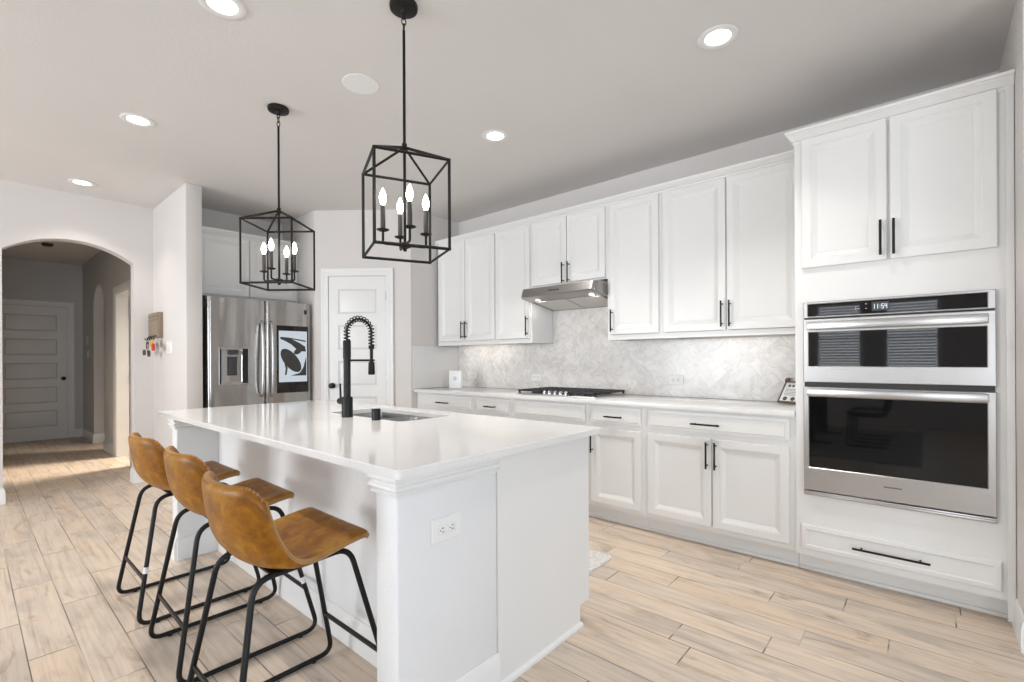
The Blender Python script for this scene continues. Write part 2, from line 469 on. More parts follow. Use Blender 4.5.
b = B(); box(b, HX, -6.0, 3.9, 4.0, 0, CEIL); box(b, -6.1, -6.0, 1.42, 3.9, 0, CEIL); struct('wall_side_room', b, 'wall')
# outer walls of the open room behind the camera, with window openings
WINS = [(-1.62, -0.88, 0.85, 2.3), (-0.58, 0.18, 0.85, 2.3), (-5.25, -2.75, 0.5, 2.45), (1.2, 3.2, 0.3, 2.4)]  # last two openings are unseen, added for the light they let in
def holed_wall(bm, spans, lo, hi, mk):
    cur = lo
    for (u0, u1, z0, z1) in sorted(spans):
        mk(cur, u0, 0, CEIL); mk(u0, u1, 0, z0); mk(u0, u1, z1, CEIL); cur = u1
    mk(cur, hi, 0, CEIL)
b = B(); holed_wall(b, WINS, -6.14, 3.9, lambda u0, u1, z0, z1: box(b, u0, u1, -4.72, -4.6, z0, z1)); struct('wall_front', b, 'wall')
PAT = [(-1.9, 0.7, 0.0, 2.4)]
b = B(); holed_wall(b, [(-1.9, 0.7, 0.02, 2.4)], -4.6, 2.87, lambda u0, u1, z0, z1: box(b, 3.6, 3.72, u0, u1, z0, z1)); struct('wall_patio', b, 'wall')
def window(n, u0, u1, z0, z1, axis, at, nx, nz, slats=False):
    def bx(bm, a0, a1, d0, d1, c0, c1, bev=0.0):
        if axis == 'y': box(bm, a0, a1, at + d0, at + d1, c0, c1, bev)
        else: box(bm, at - d1, at - d0, a0, a1, c0, c1, bev)
    f = B(); t = 0.05
    bx(f, u0, u0 + t, -0.10, 0.015, z0, z1); bx(f, u1 - t, u1, -0.10, 0.015, z0, z1)
    bx(f, u0, u1, -0.10, 0.015, z0, z0 + t); bx(f, u0, u1, -0.10, 0.015, z1 - t, z1)
    for k in range(1, nx): c = u0 + (u1 - u0) * k / nx; bx(f, c - 0.02, c + 0.02, -0.085, -0.055, z0, z1)
    for k in range(1, nz): c = z0 + (z1 - z0) * k / nz; bx(f, u0, u1, -0.085, -0.055, c - 0.02, c + 0.02)
    fo = struct('window_%d' % n, f, 'trim')
    g = B(); bx(g, u0 + t, u1 - t, -0.072, -0.068, z0 + t, z1 - t); part('pane', g, 'glass', fo, None)
    if slats:
        s = B(); z = z0 + 0.08
        while z < z1 - 0.05:
            a0, a1 = u0 + t + 0.005, u1 - t - 0.005
            prism(s, [(at - 0.012, z), (at - 0.010, z), (at - 0.034, z + 0.034), (at - 0.036, z + 0.034)], 'x', a0, a1); z += 0.052
        bx(s, u0 + t, u1 - t, -0.05, 0.0, z1 - 0.09, z1 - 0.05); part('blind', s, 'trim', fo, None)
for k, (u0, u1, z0, z1) in enumerate(WINS): window(k + 1, u0, u1, z0, z1, 'y', -4.6, 1 if k < 2 else 3, 2 if k < 2 else 1, k < 2)
window(5, -1.9, 0.7, 0.02, 2.4, 'x', 3.6, 2, 1)

# baseboards
BP = [(0, 0), (0.014, 0), (0.014, 0.098), (0.011, 0.106), (0.009, 0.120), (0.004, 0.132), (0, 0.134)]
def baseboard(name, path, side=1):
    b = B(); sweep(b, path, BP, side); return struct(name, b, 'trim', smooth=25)
baseboard('baseboard_right', [(XR, 3.185), (XR, 2.87), (3.6, 2.87)], 1)
baseboard('baseboard_arch_left', [(XA - 0.14, ya), (XA, ya), (XA, -4.6)], -1)
baseboard('baseboard_arch_right', [(XA - 0.14, yb), (XA, yb), (XA, YP), (-4.90, YP), (-4.90, 1.412)], 1)
baseboard('baseboard_pantry_left', [(-4.84, 2.42), (-4.793, 2.458)], 1)
baseboard('baseboard_hall_end', [(HX, 1.185), (HX, YP), (-9.42, YP), (-9.42, YP + 0.12)], 1)
baseboard('baseboard_hall_right', [(-8.60, YP + 0.12), (-8.60, YP), (-7.915, YP)], 1)
baseboard('baseboard_hall_near', [(-6.925, YP), (XA - 0.14, YP), (XA - 0.14, yb + 0.015)], 1)

# ------------------------------------------------------------------ doors (setting)
def panel_door(wd, ht, t=0.035):
    """five-panel slab, face at y=0, x 0..wd"""
    b = B(); st = 0.115 if wd > 0.7 else 0.095; top, bot, rail = 0.125, 0.20, 0.115
    ph = (ht - top - bot - 4 * rail) / 5; z = bot
    box(b, 0, wd, 0.012, t, 0, ht)
    def fq(x0, x1, z0, z1): b.faces.new([b.verts.new(p) for p in ((x0, 0, z0), (x1, 0, z0), (x1, 0, z1), (x0, 0, z1))])
    fq(0, st, 0, ht); fq(wd - st, wd, 0, ht); fq(st, wd - st, 0, bot); fq(st, wd - st, ht - top, ht)
    for x in (0, wd):
        b.faces.new([b.verts.new(p) for p in ((x, 0, 0), (x, 0, ht), (x, 0.012, ht), (x, 0.012, 0))])
    b.faces.new([b.verts.new(p) for p in ((0, 0, ht), (wd, 0, ht), (wd, 0.012, ht), (0, 0.012, ht))])
    for k in range(5):
        relief(b, st, wd - st, z, z + ph, [(0, 0), (0.008, 0.007), (0.018, 0.007), (0.030, 0.003)], False)
        if k < 4: fq(st, wd - st, z + ph, z + ph + rail)
        z += ph + rail
    return b
def casing(wd, ht, cw=0.075):
    """casing around an opening 0..wd, proud of the wall face y=0"""
    b = B(); prof = [(0.0, 0.0), (0.0, -0.012), (0.012, -0.016), (0.045, -0.014), (0.06, -0.020), (cw, -0.020), (cw, 0.0)]
    rings = []
    for (x, z, sx, sz) in ((0, 0, -1, 0), (0, ht, -1, 1), (wd, ht, 1, 1), (wd, 0, 1, 0)):
        rings.append([(x + sx * o, y, z + sz * o) for o, y in prof])
    loft(b, rings); return b
def jamb(wd, ht, d0, d1):
    b = B(); box(b, 0.0005, 0.018, d0, d1, 0.001, ht - 0.001); box(b, wd - 0.018, wd - 0.0005, d0, d1, 0.001, ht - 0.001); box(b, 0.018, wd - 0.018, d0, d1, ht - 0.018, ht - 0.001); return b
def knob(c, out):
    b = B(); x, y, z = c
    lathe(b, [(0.0, 0), (0.030, 0), (0.030, -0.006), (0.012, -0.010), (0.011, -0.030), (0.024, -0.036), (0.028, -0.048), (0.022, -0.060), (0.0, -0.062)], (x, y, z), 'y', 16)
    return b
def make_door(n, wd, ht, loc, rotz, knob_x, hinge_x):
    d = struct('door_%d' % n, panel_door(wd, ht), 'trim', loc=loc, rotz=rotz, smooth=20)
    part('casing', casing_shift(wd, ht), 'trim', d, 25)
    part('knob', knob((knob_x, 0, 0.95), -1), 'black', d, 40, 'black round door knob')
    for z in (0.25, ht / 2, ht - 0.2):
        h = B(); cyl(h, (hinge_x, -0.004, z - 0.045), (hinge_x, -0.004, z + 0.045), 0.006, 8); part('hinge', h, 'steel', d, 40)
    return d
def casing_shift(wd, ht):
    b = casing(wd + 0.01, ht + 0.012)
    bmesh.ops.translate(b, verts=b.verts, vec=(-0.005, 0.004, 0)); return b
# pantry door on the angled wall: wall line from (-4.84,2.42) to (XL,3.06)
ang = math.atan2(3.06 - 2.42, XL + 4.84)
dv = Vector((math.cos(ang), math.sin(ang))); nv = Vector((math.sin(ang), -math.cos(ang)))
def onpantry(s, out=0.0): return (-4.84 + dv.x * s + nv.x * out, 2.42 + dv.y * s + nv.y * out)
px_, py_ = onpantry(0.155, 0.006)
make_door(2, 0.60, 2.085, (px_, py_, 0.006), ang, 0.035, 0.603)
make_door(1, 0.815, 2.075, (HX + 0.006, 0.285, 0.006), R(90), 0.765, -0.003)
dc = struct('trim_1', casing(0.80, 2.09), 'trim', loc=(-7.82, YP, 0))
part('jamb', jamb(0.80, 2.09, -0.004, 0.124), 'trim', dc)
dd = struct('door_3', panel_door(0.78, 2.06), 'trim', loc=(-7.80, YP + 0.16, 0.008), rotz=R(94))
for z in (0.25, 1.0, 1.86):
    h = B(); cyl(h, (0.0, -0.004, z - 0.045), (0.0, -0.004, z + 0.045), 0.007, 8); part('hinge', h, 'black', dd, 40)

# ------------------------------------------------------------------ cabinet parts
DOOR = [(0, 0.020), (0, 0.004), (0.003, 0.0), (0.046, 0.0), (0.048, 0.004), (0.053, 0.0045), (0.055, 0.006), (0.078, 0.015), (0.081, 0.0135)]
DRAW = [(0, 0.020), (0, 0.008), (0.003, 0.006), (0.021, 0.0045), (0.024, 0.0)]
DRAWB = [(0, 0.020), (0, 0.006), (0.004, 0.003), (0.022, 0.0), (0.030, 0.005), (0.036, 0.005)]
def cab_door(par, x0, x1, z0, z1, y):
    b = B(); relief(b, x0, x1, z0, z1, DOOR, True, y); return part('door', b, 'cab', par, 25)
def drawer(par, x0, x1, z0, z1, y, loops=DRAW, name='drawer'):
    b = B(); relief(b, x0, x1, z0, z1, loops, True, y); return part(name, b, 'cab', par, 25)
def pull(par, c, length, vertical, y, r=0.006, mat='black'):
    b = B(); x, z = c; h = length / 2; s = h * 0.76; so = 0.034
    d = Vector((0, 0, 1)) if vertical else Vector((1, 0, 0)); o = Vector((x, y - so, z))
    cyl(b, o - d * h, o + d * h, r, 10)
    for k in (-1, 1): cyl(b, o + d * s * k, o + d * s * k + Vector((0, so, 0)), r * 0.8, 8)
    return part('handle', b, mat, par, 40, 'black bar handle')
YF, YD = 3.135, 3.115          # base face frame, base door face
def carcass(x0, x1, y0, y1, z0, z1, mid=(), rec=0.0):
    """cabinet box from panels with a face frame"""
    b = B(); t = 0.018; e = 0.0006
    x0 += e; x1 -= e
    box(b, x0, x0 + t, y0 + 0.019, y1, z0, z1); box(b, x1 - t, x1, y0 + 0.019, y1, z0, z1)
    box(b, x0 + t, x1 - t, y0 + 0.019, y1, z0 + rec, z0 + rec + t); box(b, x0 + t, x1 - t, y1 - 0.01, y1, z0 + rec + t, z1 - t); box(b, x0 + t, x1 - t, y0 + 0.019, y1, z1 - t, z1)
    f = 0.038
    box(b, x0, x0 + f, y0, y0 + 0.019, z0, z1); box(b, x1 - f, x1, y0, y0 + 0.019, z0, z1)
    box(b, x0 + f, x1 - f, y0, y0 + 0.019, z0, z0 + f); box(b, x0 + f, x1 - f, y0, y0 + 0.019, z1 - f, z1)
    for z in mid: box(b, x0 + f, x1 - f, y0, y0 + 0.019, z - f / 2, z + f / 2)
    return b
def toe(par, x0, x1, y=3.20):
    b = B(); box(b, x0 + 0.0006, x1 - 0.0006, y, y + 0.015, 0.001, 0.112)
    box(b, x0 + 0.0006, x1 - 0.0006, y - 0.012, y, 0.001, 0.022, 0.004)
    part('toe_kick', b, 'cab', par)
def base_cab(x0, x1, label, draw, doors, handles, dh):
    t = thing('base_cabinet', label, 'cabinet', ((x0 + x1) / 2, YF, 0), group='white base cabinets along the cooktop wall')
    bd = carcass(x0, x1, YF, YW - 0.002, 0.112, 0.882, (0.724,))
    if len(doors) == 2: xm = (doors[0][1] + doors[1][0]) / 2; box(bd, xm - 0.02, xm + 0.02, YF, YF + 0.019, 0.150, 0.705)
    part('body', bd, 'cab', t, 25)
    toe(t, x0, x1)
    d = drawer(t, draw[0], draw[1], 0.741, 0.870, YD, name='drawer' if dh else 'false_front')
    if dh: pull(d, ((draw[0] + draw[1]) / 2 - (0.033 if dh == 0.18 else 0), 0.798), dh, False, YD)
    for (a, c), hx in zip(doors, handles):
        q = cab_door(t, a, c, 0.147, 0.706, YD)
        if hx: pull(q, (hx, 0.605), 0.17, True, YD)
    return t
base_cab(XL + 0.002, -3.185, 'white base cabinet in the left corner of the cooktop wall, under the white speaker panel', (-4.005, -3.207), ((-4.005, -3.609), (-3.603, -3.207)), (-3.635, -3.577), 0.17)
base_cab(-3.185, -2.72, 'narrow white base cabinet just left of the cooktop, one short drawer', (-3.16, -2.753), ((-3.16, -2.753),), (-2.78,), 0.13)
base_cab(-2.72, -1.95, 'white base cabinet below the cooktop with a plain front without a pull', (-2.689, -1.978), ((-2.689, -2.337), (-2.331, -1.978)), (-2.363, -2.305), 0)
base_cab(-1.95, -1.493, 'narrow white base cabinet just right of the cooktop, single door under one drawer', (-1.924, -1.519), ((-1.924, -1.519),), (-1.905,), 0.14)
base_cab(-1.493, -0.567, 'wide white base cabinet beside the oven tower, two doors under a wide drawer', (-1.468, -0.600), ((-1.468, -1.038), (-1.030, -0.600)), (-1.060, -1.007), 0.18)

# worktop along the wall
b = B(); box(b, XL + 0.002, -0.5675, 3.092, YW - 0.002, 0.884, 0.918, 0.004)
solo('worktop', b, 'quartz', 'long white quartz worktop along the cooktop wall', 'countertop', (-2.3, 3.4, 0.884))
b = B(); box(b, XL + 0.002, -0.5675, YW - 0.012, YW - 0.001, 0.919, 1.371)
box(b, -2.709, -1.936, YW - 0.012, YW - 0.001, 1.371, 1.86)
solo('backsplash', b, 'splash', 'pale grey marble herringbone tile backsplash behind the cooktop', 'backsplash', (-2.3, YW, 0.919), smooth=None)
b = B(); box(b, XL + 0.001, XL + 0.012, 3.075, YW - 0.0125, 0.919, 1.368, 0.003)
solo('side_splash', b, 'quartz', 'plain white slab splash on the left corner wall, behind the white speaker panel', 'backsplash', (XL, 3.4, 0.919))

# wall cabinets
UF, UD = 3.402, 3.382
def wall_cab(x0, x1, z0, label, doors, handles, hz):
    t = thing('wall_cabinet', label, 'cabinet', ((x0 + x1) / 2, UF, z0), group='white wall cabinets above the worktop')
    bd = carcass(x0, x1, UF, YW - 0.0015, z0, 2.455, (), 0.030)
    if len(doors) == 2: xm = (doors[0][1] + doors[1][0]) / 2; box(bd, xm - 0.02, xm + 0.02, UF, UF + 0.019, z0 + 0.038, 2.417)
    part('body', bd, 'cab', t, 25)
    for (a, c), hx in zip(doors, handles):
        q = cab_door(t, a, c, z0 + 0.041 if z0 < 1.5 else z0 + 0.012, 2.444, UD); pull(q, (hx, hz), 0.175, True, UD)
    return t
U = [(-4.02, -3.155, 1.372, 'white wall cabinet at the left corner with a pair of doors', ((-3.985, -3.582), (-3.574, -3.168)), (-3.605, -3.552), 1.525),
     (-3.155, -2.711, 1.372, 'single-door white wall cabinet just left of the range hood', ((-3.143, -2.727),), (-2.748,), 1.525),
     (-2.711, -1.935, 1.866, 'short two-door white wall cabinet above the range hood', ((-2.695, -2.324), (-2.316, -1.950)), (-2.347, -2.290), 1.960),
     (-1.935, -1.482, 1.372, 'single-door white wall cabinet just right of the range hood', ((-1.905, -1.500),), (-1.882,), 1.522),
     (-1.482, -0.567, 1.372, 'wide two-door white wall cabinet beside the oven tower', ((-1.465, -1.026), (-1.018, -0.585)), (-1.047, -0.995), 1.522)]
for u in U: wall_cab(*u)
CR = [(0, 2.452), (0.005, 2.452), (0.007, 2.459), (0.003, 2.462), (0.003, 2.465), (0.010, 2.468), (0.024, 2.484), (0.027, 2.487), (0.025, 2.490), (0.025, 2.493), (0.032, 2.497), (0.035, 2.506), (0, 2.506)]
b = B(); sweep(b, [(-4.02, YW - 0.002), (-4.02, UF), (-0.569, UF)], CR, 1) if False else sweep(b, [(-4.005, UF), (-0.6, UF)], CR, 1)
box(b, -4.02, -0.6, UF, UF + 0.018, 2.4552, 2.505); box(b, -4.02, -4.005, UF - 0.042, UF, 2.4552, 2.505)
solo('crown_molding', b, 'cab', 'white crown molding along the tops of the wall cabinets', 'molding', (-2.3, UF, 2.455), smooth=25)
b = B()
# under-cabinet light bars
def light_bar(x0, x1, label, pw):
    t = thing('light_bar', label, 'light', ((x0 + x1) / 2, 3.585, 1.395), group='light bars under the wall cabinets')
    b = B(); box(b, x0, x1, 3.55, 3.62, 1.390, 1.4015, 0.002); part('housing', b, 'plate', t)
    b = B(); box(b, x0 + 0.02, x1 - 0.02, 3.562, 3.608, 1.388, 1.390); part('diffuser', b, 'strip', t, None)
    l = area_light('light_bar_glow', (0, 0, 0), (0, 0.35, -1), x1 - x0 - 0.04, 0.045, pw, (1.0, 0.90, 0.78))
    l.parent = t; l.location = (0, 0, -0.0085)
light_bar(-3.90, -3.20, 'slim light bar under the wall cabinet in the left corner', 0.8)
light_bar(-1.20, -0.66, 'slim light bar under the wall cabinet beside the oven tower', 0.28)

# ------------------------------------------------------------------ oven tower
TX0, TX1, TF, TD = -0.566, 0.300, 3.115, 3.095
tw = thing('oven_tower', 'tall white cabinet tower holding the double wall oven', 'cabinet', (-0.13, TF, 0))
b = B(); t_ = 0.018
box(b, TX0, TX0 + t_, TF + 0.019, YW - 0.002, 0.11, 2.455); box(b, TX1 - t_, TX1, TF + 0.019, YW - 0.002, 0.11, 2.455)
for z in (0.11, 0.44, 1.535, 2.437): box(b, TX0 + t_, TX1 - t_, TF + 0.019, YW - 0.002, z, z + t_)
box(b, TX0 + t_, TX1 - t_, YW - 0.012, YW - 0.002, 0.128, 2.437)
part('body', b, 'cab', tw, 25)
b = B(); OX0, OX1, OZ0, OZ1 = -0.512, 0.228, 0.462, 1.528
box(b, TX0, OX0, TF, TF + 0.019, 0.11, 2.455); box(b, OX1, TX1, TF, TF + 0.019, 0.11, 2.455)
box(b, OX0, OX1, TF, TF + 0.019, 0.11, OZ0); box(b, OX0, OX1, TF, TF + 0.019, OZ1, 2.455)
bmesh.ops.remove_doubles(b, verts=b.verts, dist=1e-5); part('face_frame', b, 'cab', tw, 25)
b = B(); box(b, TX1 - 0.028, TX1, TF - 0.012, TF, 0.02, 2.455, 0.003); part('scribe_trim', b, 'cab', tw)
q = cab_door(tw, -0.530, -0.152, 1.722, 2.445, TD); pull(q, (-0.177, 1.832), 0.178, True, TD)
q = cab_door(tw, -0.140, 0.246, 1.722, 2.445, TD); pull(q, (-0.124, 1.830), 0.178, True, TD)
q = drawer(tw, -0.538, 0.254, 0.150, 0.285, TD, DRAWB); pull(q, (-0.146, 0.217), 0.31, False, TD)
b = B(); CT = [(0, 2.432), (0.006, 2.432), (0.008, 2.440), (0.004, 2.443), (0.004, 2.447), (0.012, 2.450), (0.017, 2.458), (0.030, 2.474), (0.034, 2.477), (0.031, 2.480), (0.031, 2.484), (0.040, 2.488), (0.043, 2.500), (0, 2.500)]
sweep(b, [(TX0, YW - 0.06), (TX0, TF), (TX1, TF)], CT, 1)
box(b, TX0, TX1, TF, TF + 0.02, 2.4552, 2.500); part('crown', b, 'cab', tw, 25)
toe(tw, TX0, TX1, 3.195)

# ------------------------------------------------------------------ double wall oven
ov = thing('wall_oven', 'stainless steel double wall oven with a clock reading 11:54, built into the white tower', 'oven', (-0.142, 3.085, 0.457))
OF = 3.088
X0, X1 = -0.523, 0.239
b = B(); box(b, -0.508, 0.224, 3.117, 3.66, 0.464, 1.526); part('case', b, 'darkgrey', ov)
def frame_ring(bm, x0, x1, z0, z1, wx0, wx1, wz0, wz1, y, t=0.024, lip=0.003):
    """door slab with a window opening, front at y"""
    def ring(a0, a1, c0, c1, yy): return [(a0, yy, c0), (a1, yy, c0), (a1, yy, c1), (a0, yy, c1)]
    loft(bm, [ring(wx0, wx1, wz0, wz1, y + t), ring(x0, x1, z0, z1, y + t), ring(x0, x1, z0, z1, y + lip), ring(x0 + lip, x1 - lip, z0 + lip, z1 - lip, y),
              ring(wx0 - lip, wx1 + lip, wz0 - lip, wz1 + lip, y), ring(wx0, wx1, wz0, wz1, y + lip), ring(wx0, wx1, wz0, wz1, y + t)], False, False)
b = B(); frame_ring(b, X0, X1, 1.442, 1.530, -0.500, 0.211, 1.450, 1.517, OF); cp = part('control_panel', b, 'steel', ov, 25)
b = B(); box(b, -0.500, 0.211, OF + 0.003, OF + 0.02, 1.450, 1.517); part('panel_glass', b, 'blackglass', cp, None, 'black glass control strip')
b = B(); box(b, -0.215, -0.145, OF + 0.0018, OF + 0.003, 1.462, 1.508); lc = part('clock_display', b, 'lcd', cp, None, 'lit clock display reading 11:54')
SEG = {'1': 'bc', '5': 'afgcd', '4': 'fgbc'}
def digits(bm, txt, x, z, wd, ht, y0, y1, t):
    for ch in txt:
        if ch == ':':
            for zz in (0.32, 0.68): box(bm, x, x + t, y0, y1, z + ht * zz - t / 2, z + ht * zz + t / 2)
            x += t * 2.0; continue
        segs = {'a': (0, wd, ht - t, ht), 'd': (0, wd, 0, t), 'g': (0, wd, ht / 2 - t / 2, ht / 2 + t / 2), 'f': (0, t, ht / 2, ht), 'e': (0, t, 0, ht / 2), 'b': (wd - t, wd, ht / 2, ht), 'c': (wd - t, wd, 0, ht / 2)}
        if ch == '1': segs = {'b': (wd * 0.35, wd * 0.35 + t, ht / 2, ht), 'c': (wd * 0.35, wd * 0.35 + t, 0, ht / 2)}
        for s in SEG[ch]: a = segs[s]; box(bm, x + a[0], x + a[1], y0, y1, z + a[2], z + a[3])
        x += wd + t * 0.9
b = B(); digits(b, '11:54', -0.209, 1.472, 0.0105, 0.025, OF + 0.0008, OF + 0.0018, 0.0032); part('digits', b, 'digit', lc, None)
for (x, z) in ((-0.287, 1.476), (-0.275, 1.476), (-0.287, 1.486), (-0.243, 1.476), (-0.243, 1.499)):
    b = B(); box(b, x, x + 0.008, OF + 0.002, OF + 0.003, z, z + 0.003); part('touch_mark', b, 'grey', cp, None)
def oven_door(name, z0, z1, wz0, wz1, hz0, hz1):
    b = B(); frame_ring(b, X0, X1, z0, z1, -0.497, 0.209, wz0, wz1, OF); d = part(name, b, 'steel', ov, 25)
    g = B(); box(g, -0.497, 0.209, OF + 0.003, OF + 0.02, wz0, wz1); part('window', g, 'blackglass', d, None, 'black glass oven window')
    h = B(); box(h, -0.500, 0.212, OF - 0.046, OF - 0.030, hz0, hz1, 0.004)
    box(h, -0.500, -0.478, OF - 0.032, OF, hz0 + 0.004, hz1 - 0.004, 0.003); box(h, 0.190, 0.212, OF - 0.032, OF, hz0 + 0.004, hz1 - 0.004, 0.003)
    part('handle', h, 'steel', d, 30)
    return d
oven_door('microwave_door', 1.086, 1.434, 1.174, 1.362, 1.374, 1.418)
d2 = oven_door('oven_door', 0.486, 1.058, 0.614, 1.006, 1.012, 1.052)
b = B()
for k in range(11): box(b, -0.168 + k * 0.0065, -0.1632 + k * 0.0065, OF - 0.0008, OF + 0.0005, 0.555, 0.561 + (0.002 if k in (0, 7) else 0))
part('name_badge', b, 'darkgrey', d2, None)
b = B(); box(b, X0, X1, OF + 0.004, OF + 0.026, 0.457, 0.470, 0.002); box(b, X0, X1, OF - 0.004, OF + 0.026, 0.4705, 0.482, 0.002); part('vent_trim', b, 'steel', ov)
b = B(); box(b, X0 + 0.004, X1 - 0.004, OF + 0.012, OF + 0.0265, 1.059, 1.085); box(b, X0 + 0.004, X1 - 0.004, OF + 0.012, OF + 0.0265, 1.4345, 1.4415); part('gap_seal', b, 'slot', ov)

# ------------------------------------------------------------------ range hood
hd = thing('range_hood', 'stainless steel range hood under the short wall cabinet', 'hood', (-2.323, 3.45, 1.68))
HX0, HX1, HY1 = -2.706, -1.940, 3.712
def hood_ring(yf, zf, zb, ins=0.0):
    out = []
    for x, y in rrect(HX0 + ins, HX1 - ins, yf, HY1 - ins, 0.045 if yf < 3.3 else 0.02, 6):
        f = (y - yf) / (HY1 - yf); out.append((x, y, zf + (zb - zf) * f))
    # only the front corners are rounded
    return [(p[0] if p[1] < 3.45 else (HX0 + ins if p[0] < -2.3 else HX1 - ins), p[1] if p[1] < 3.45 else HY1 - ins, p[2]) for p in out]
b = B()
loft(b, [hood_ring(3.244, 1.838, 1.8645), hood_ring(3.234, 1.834, 1.859), hood_ring(3.222, 1.80, 1.80), hood_ring(3.212, 1.768, 1.72), hood_ring(3.216, 1.760, 1.684), hood_ring(3.224, 1.757, 1.680), hood_ring(3.30, 1.752, 1.682, 0.03)], True, True)
part('shell', b, 'hood', hd, 30)
def under(y): return 1.7515 + (1.6825 - 1.7515) * (y - 3.30) / (3.68 - 3.30)
for k, (x0, x1) in enumerate(((-2.655, -2.330), (-2.316, -1.99))):
    b = B(); prism(b, [(3.39, under(3.39)), (3.665, under(3.665)), (3.665, under(3.665) - 0.004), (3.39, under(3.39) - 0.004)], 'x', x0, x1)
    part('filter', b, 'filter', hd, None)
for x in (-2.60, -2.05):
    b = B(); lathe(b, [(0, -0.004), (0.018, -0.004), (0.024, 0.0), (0, 0.0)], (x, 3.345, under(3.345)), 'z', 16); l = part('lamp', b, 'hoodlens', hd, None)
    s = area_light('hood_lamp_glow', (x + 2.323, 3.345 - 3.45, under(3.345) - 0.012 - 1.68), (0, 0.25, -1), 0.05, 0.05, 0.25, (1.0, 0.93, 0.85)); s.parent = hd
b = B()
for k in range(5): box(b, -2.39 + k * 0.022, -2.376 + k * 0.022, 3.2175, 3.225, 1.792, 1.803)
part('buttons', b, 'slot', hd, None)

# ------------------------------------------------------------------ cooktop
ct = thing('cooktop', 'stainless gas cooktop with black cast iron grates on the white worktop', 'cooktop', (-2.33, 3.42, 0.918))
b = B(); ring = rrect(-2.708, -1.912, 3.172, 3.665, 0.02, 4)
loft(b, [[(x, y, 0.9185) for x, y in ring], [(x, y, 0.926) for x, y in ring], [(x * 0.99 - 0.0231, (y - 3.4185) * 0.985 + 3.4185, 0.929) for x, y in ring]])
part('plate', b, 'steel', ct, 30)
for k in range(3):
    x0 = -2.698 + k * 0.2615; x1 = x0 + 0.254; y0, y1 = 3.185 if k != 1 else 3.265, 3.655
    b = B(); r_ = 0.008; z0, z1 = 0.945, 0.960
    for (a0, a1, c0, c1) in ((x0, x1, y0, y0 + 0.014), (x0, x1, y1 - 0.014, y1), (x0, x0 + 0.014, y0, y1), (x1 - 0.014, x1, y0, y1)): box(b, a0, a1, c0, c1, z0, z1, 0.002)
    xm = (x0 + x1) / 2
    box(b, xm - 0.006, xm + 0.006, y0, y1, z0, z1 + 0.001, 0.002)
    for f in (0.17, 0.33, 0.5, 0.67, 0.83):
        yy = y0 + (y1 - y0) * f; box(b, x0, x1, yy - 0.006, yy + 0.006, z0, z1 + 0.001, 0.002)
    for (a, c) in ((x0 + 0.002, y0 + 0.002), (x1 - 0.016, y0 + 0.002), (x0 + 0.002, y1 - 0.016), (x1 - 0.016, y1 - 0.016)): box(b, a, a + 0.014, c, c + 0.014, 0.929, z0 + 0.002)
    part('grate', b, 'castiron', ct, 30)
for (x, y, r_) in ((-2.575, 3.29, 0.035), (-2.575, 3.54, 0.042), (-2.31, 3.46, 0.055), (-2.045, 3.29, 0.035), (-2.045, 3.54, 0.042)):
    b = B(); lathe(b, [(0, 0.929), (r_ * 1.25, 0.929), (r_ * 1.2, 0.936), (r_, 0.937), (r_, 0.942), (0, 0.944)], (x, y, 0), 'z', 18); part('burner', b, 'castiron', ct, 40)
for k in range(5):
    b = B(); x = -2.442 + k * 0.056; y = 3.222
    lathe(b, [(0, 0.929), (0.021, 0.929), (0.021, 0.932), (0.017, 0.934), (0.0155, 0.952), (0.013, 0.955), (0, 0.955)], (x, y, 0), 'z', 16)
    box(b, x - 0.003, x + 0.003, y - 0.015, y + 0.015, 0.952, 0.958, 0.001); part('knob', b, 'chrome', ct, 35, 'silver control knob')

# ------------------------------------------------------------------ outlets, switches
def outlet(name, c, wd, ht, facing, label, kind='duplex', group=None):
    """plate on a wall; local: x along the wall, face towards -Y, z up"""
    t = thing(name, label, 'outlet' if kind == 'duplex' else 'switch', c, facing, group, local=True)
    b = B(); relief(b, -wd / 2, wd / 2, -ht / 2, ht / 2, [(0, 0), (0, -0.003), (0.003, -0.006)]); part('plate', b, 'plate', t, 25)
    if kind == 'duplex':
        for k in (-1, 1):
            cx = k * min(0.021, wd * 0.2)
            b = B(); box(b, cx - 0.0165, cx + 0.0165, -0.008, -0.0055, -0.014, 0.014, 0.002); rc = part('receptacle', b, 'plate', t)
            s = B()
            for dz in (-0.006, 0.006): box(s, cx - 0.003, cx + 0.006, -0.0085, -0.0078, dz - 0.0012, dz + 0.0012)
            cyl(s, (cx - 0.009, -0.0078, 0), (cx - 0.009, -0.0086, 0), 0.0022, 8)
            part('slots', s, 'slot', rc, None)
    else:
        n = max(1, round(wd / 0.055))
        for k in range(n):
            cx = (k - (n - 1) / 2) * 0.046
            b = B(); box(b, cx - 0.016, cx + 0.016, -0.0105, -0.0055, -0.033, 0.033, 0.002); part('rocker', b, 'plate', t)
    return t
YS = YW - 0.0125
outlet('wall_outlet', (-3.80, YS, 1.045), 0.118, 0.072, 0, 'white wall outlet on the backsplash beside the white speaker panel')
outlet('wall_outlet', (-2.91, YS, 1.045), 0.118, 0.072, 0, 'white wall outlet on the backsplash just left of the cooktop')
outlet('wall_outlet', (-1.503, YS, 1.050), 0.118, 0.072, 0, 'white wall outlet on the backsplash right of the cooktop')
outlet('wall_outlet', (-1.2042, 1.047, 0.664), 0.128, 0.078, R(90), 'white outlet plate on the end of the kitchen island')
outlet('light_switch', (-5.42, YP - 0.0004, 1.352), 0.165, 0.118, 0, 'white triple light switch on the wall beside the key holder', 'switch')
outlet('light_switch', (-9.95, YP - 0.0004, 1.56), 0.075, 0.118, 0, 'upper white switch plate on the hallway wall', 'switch')
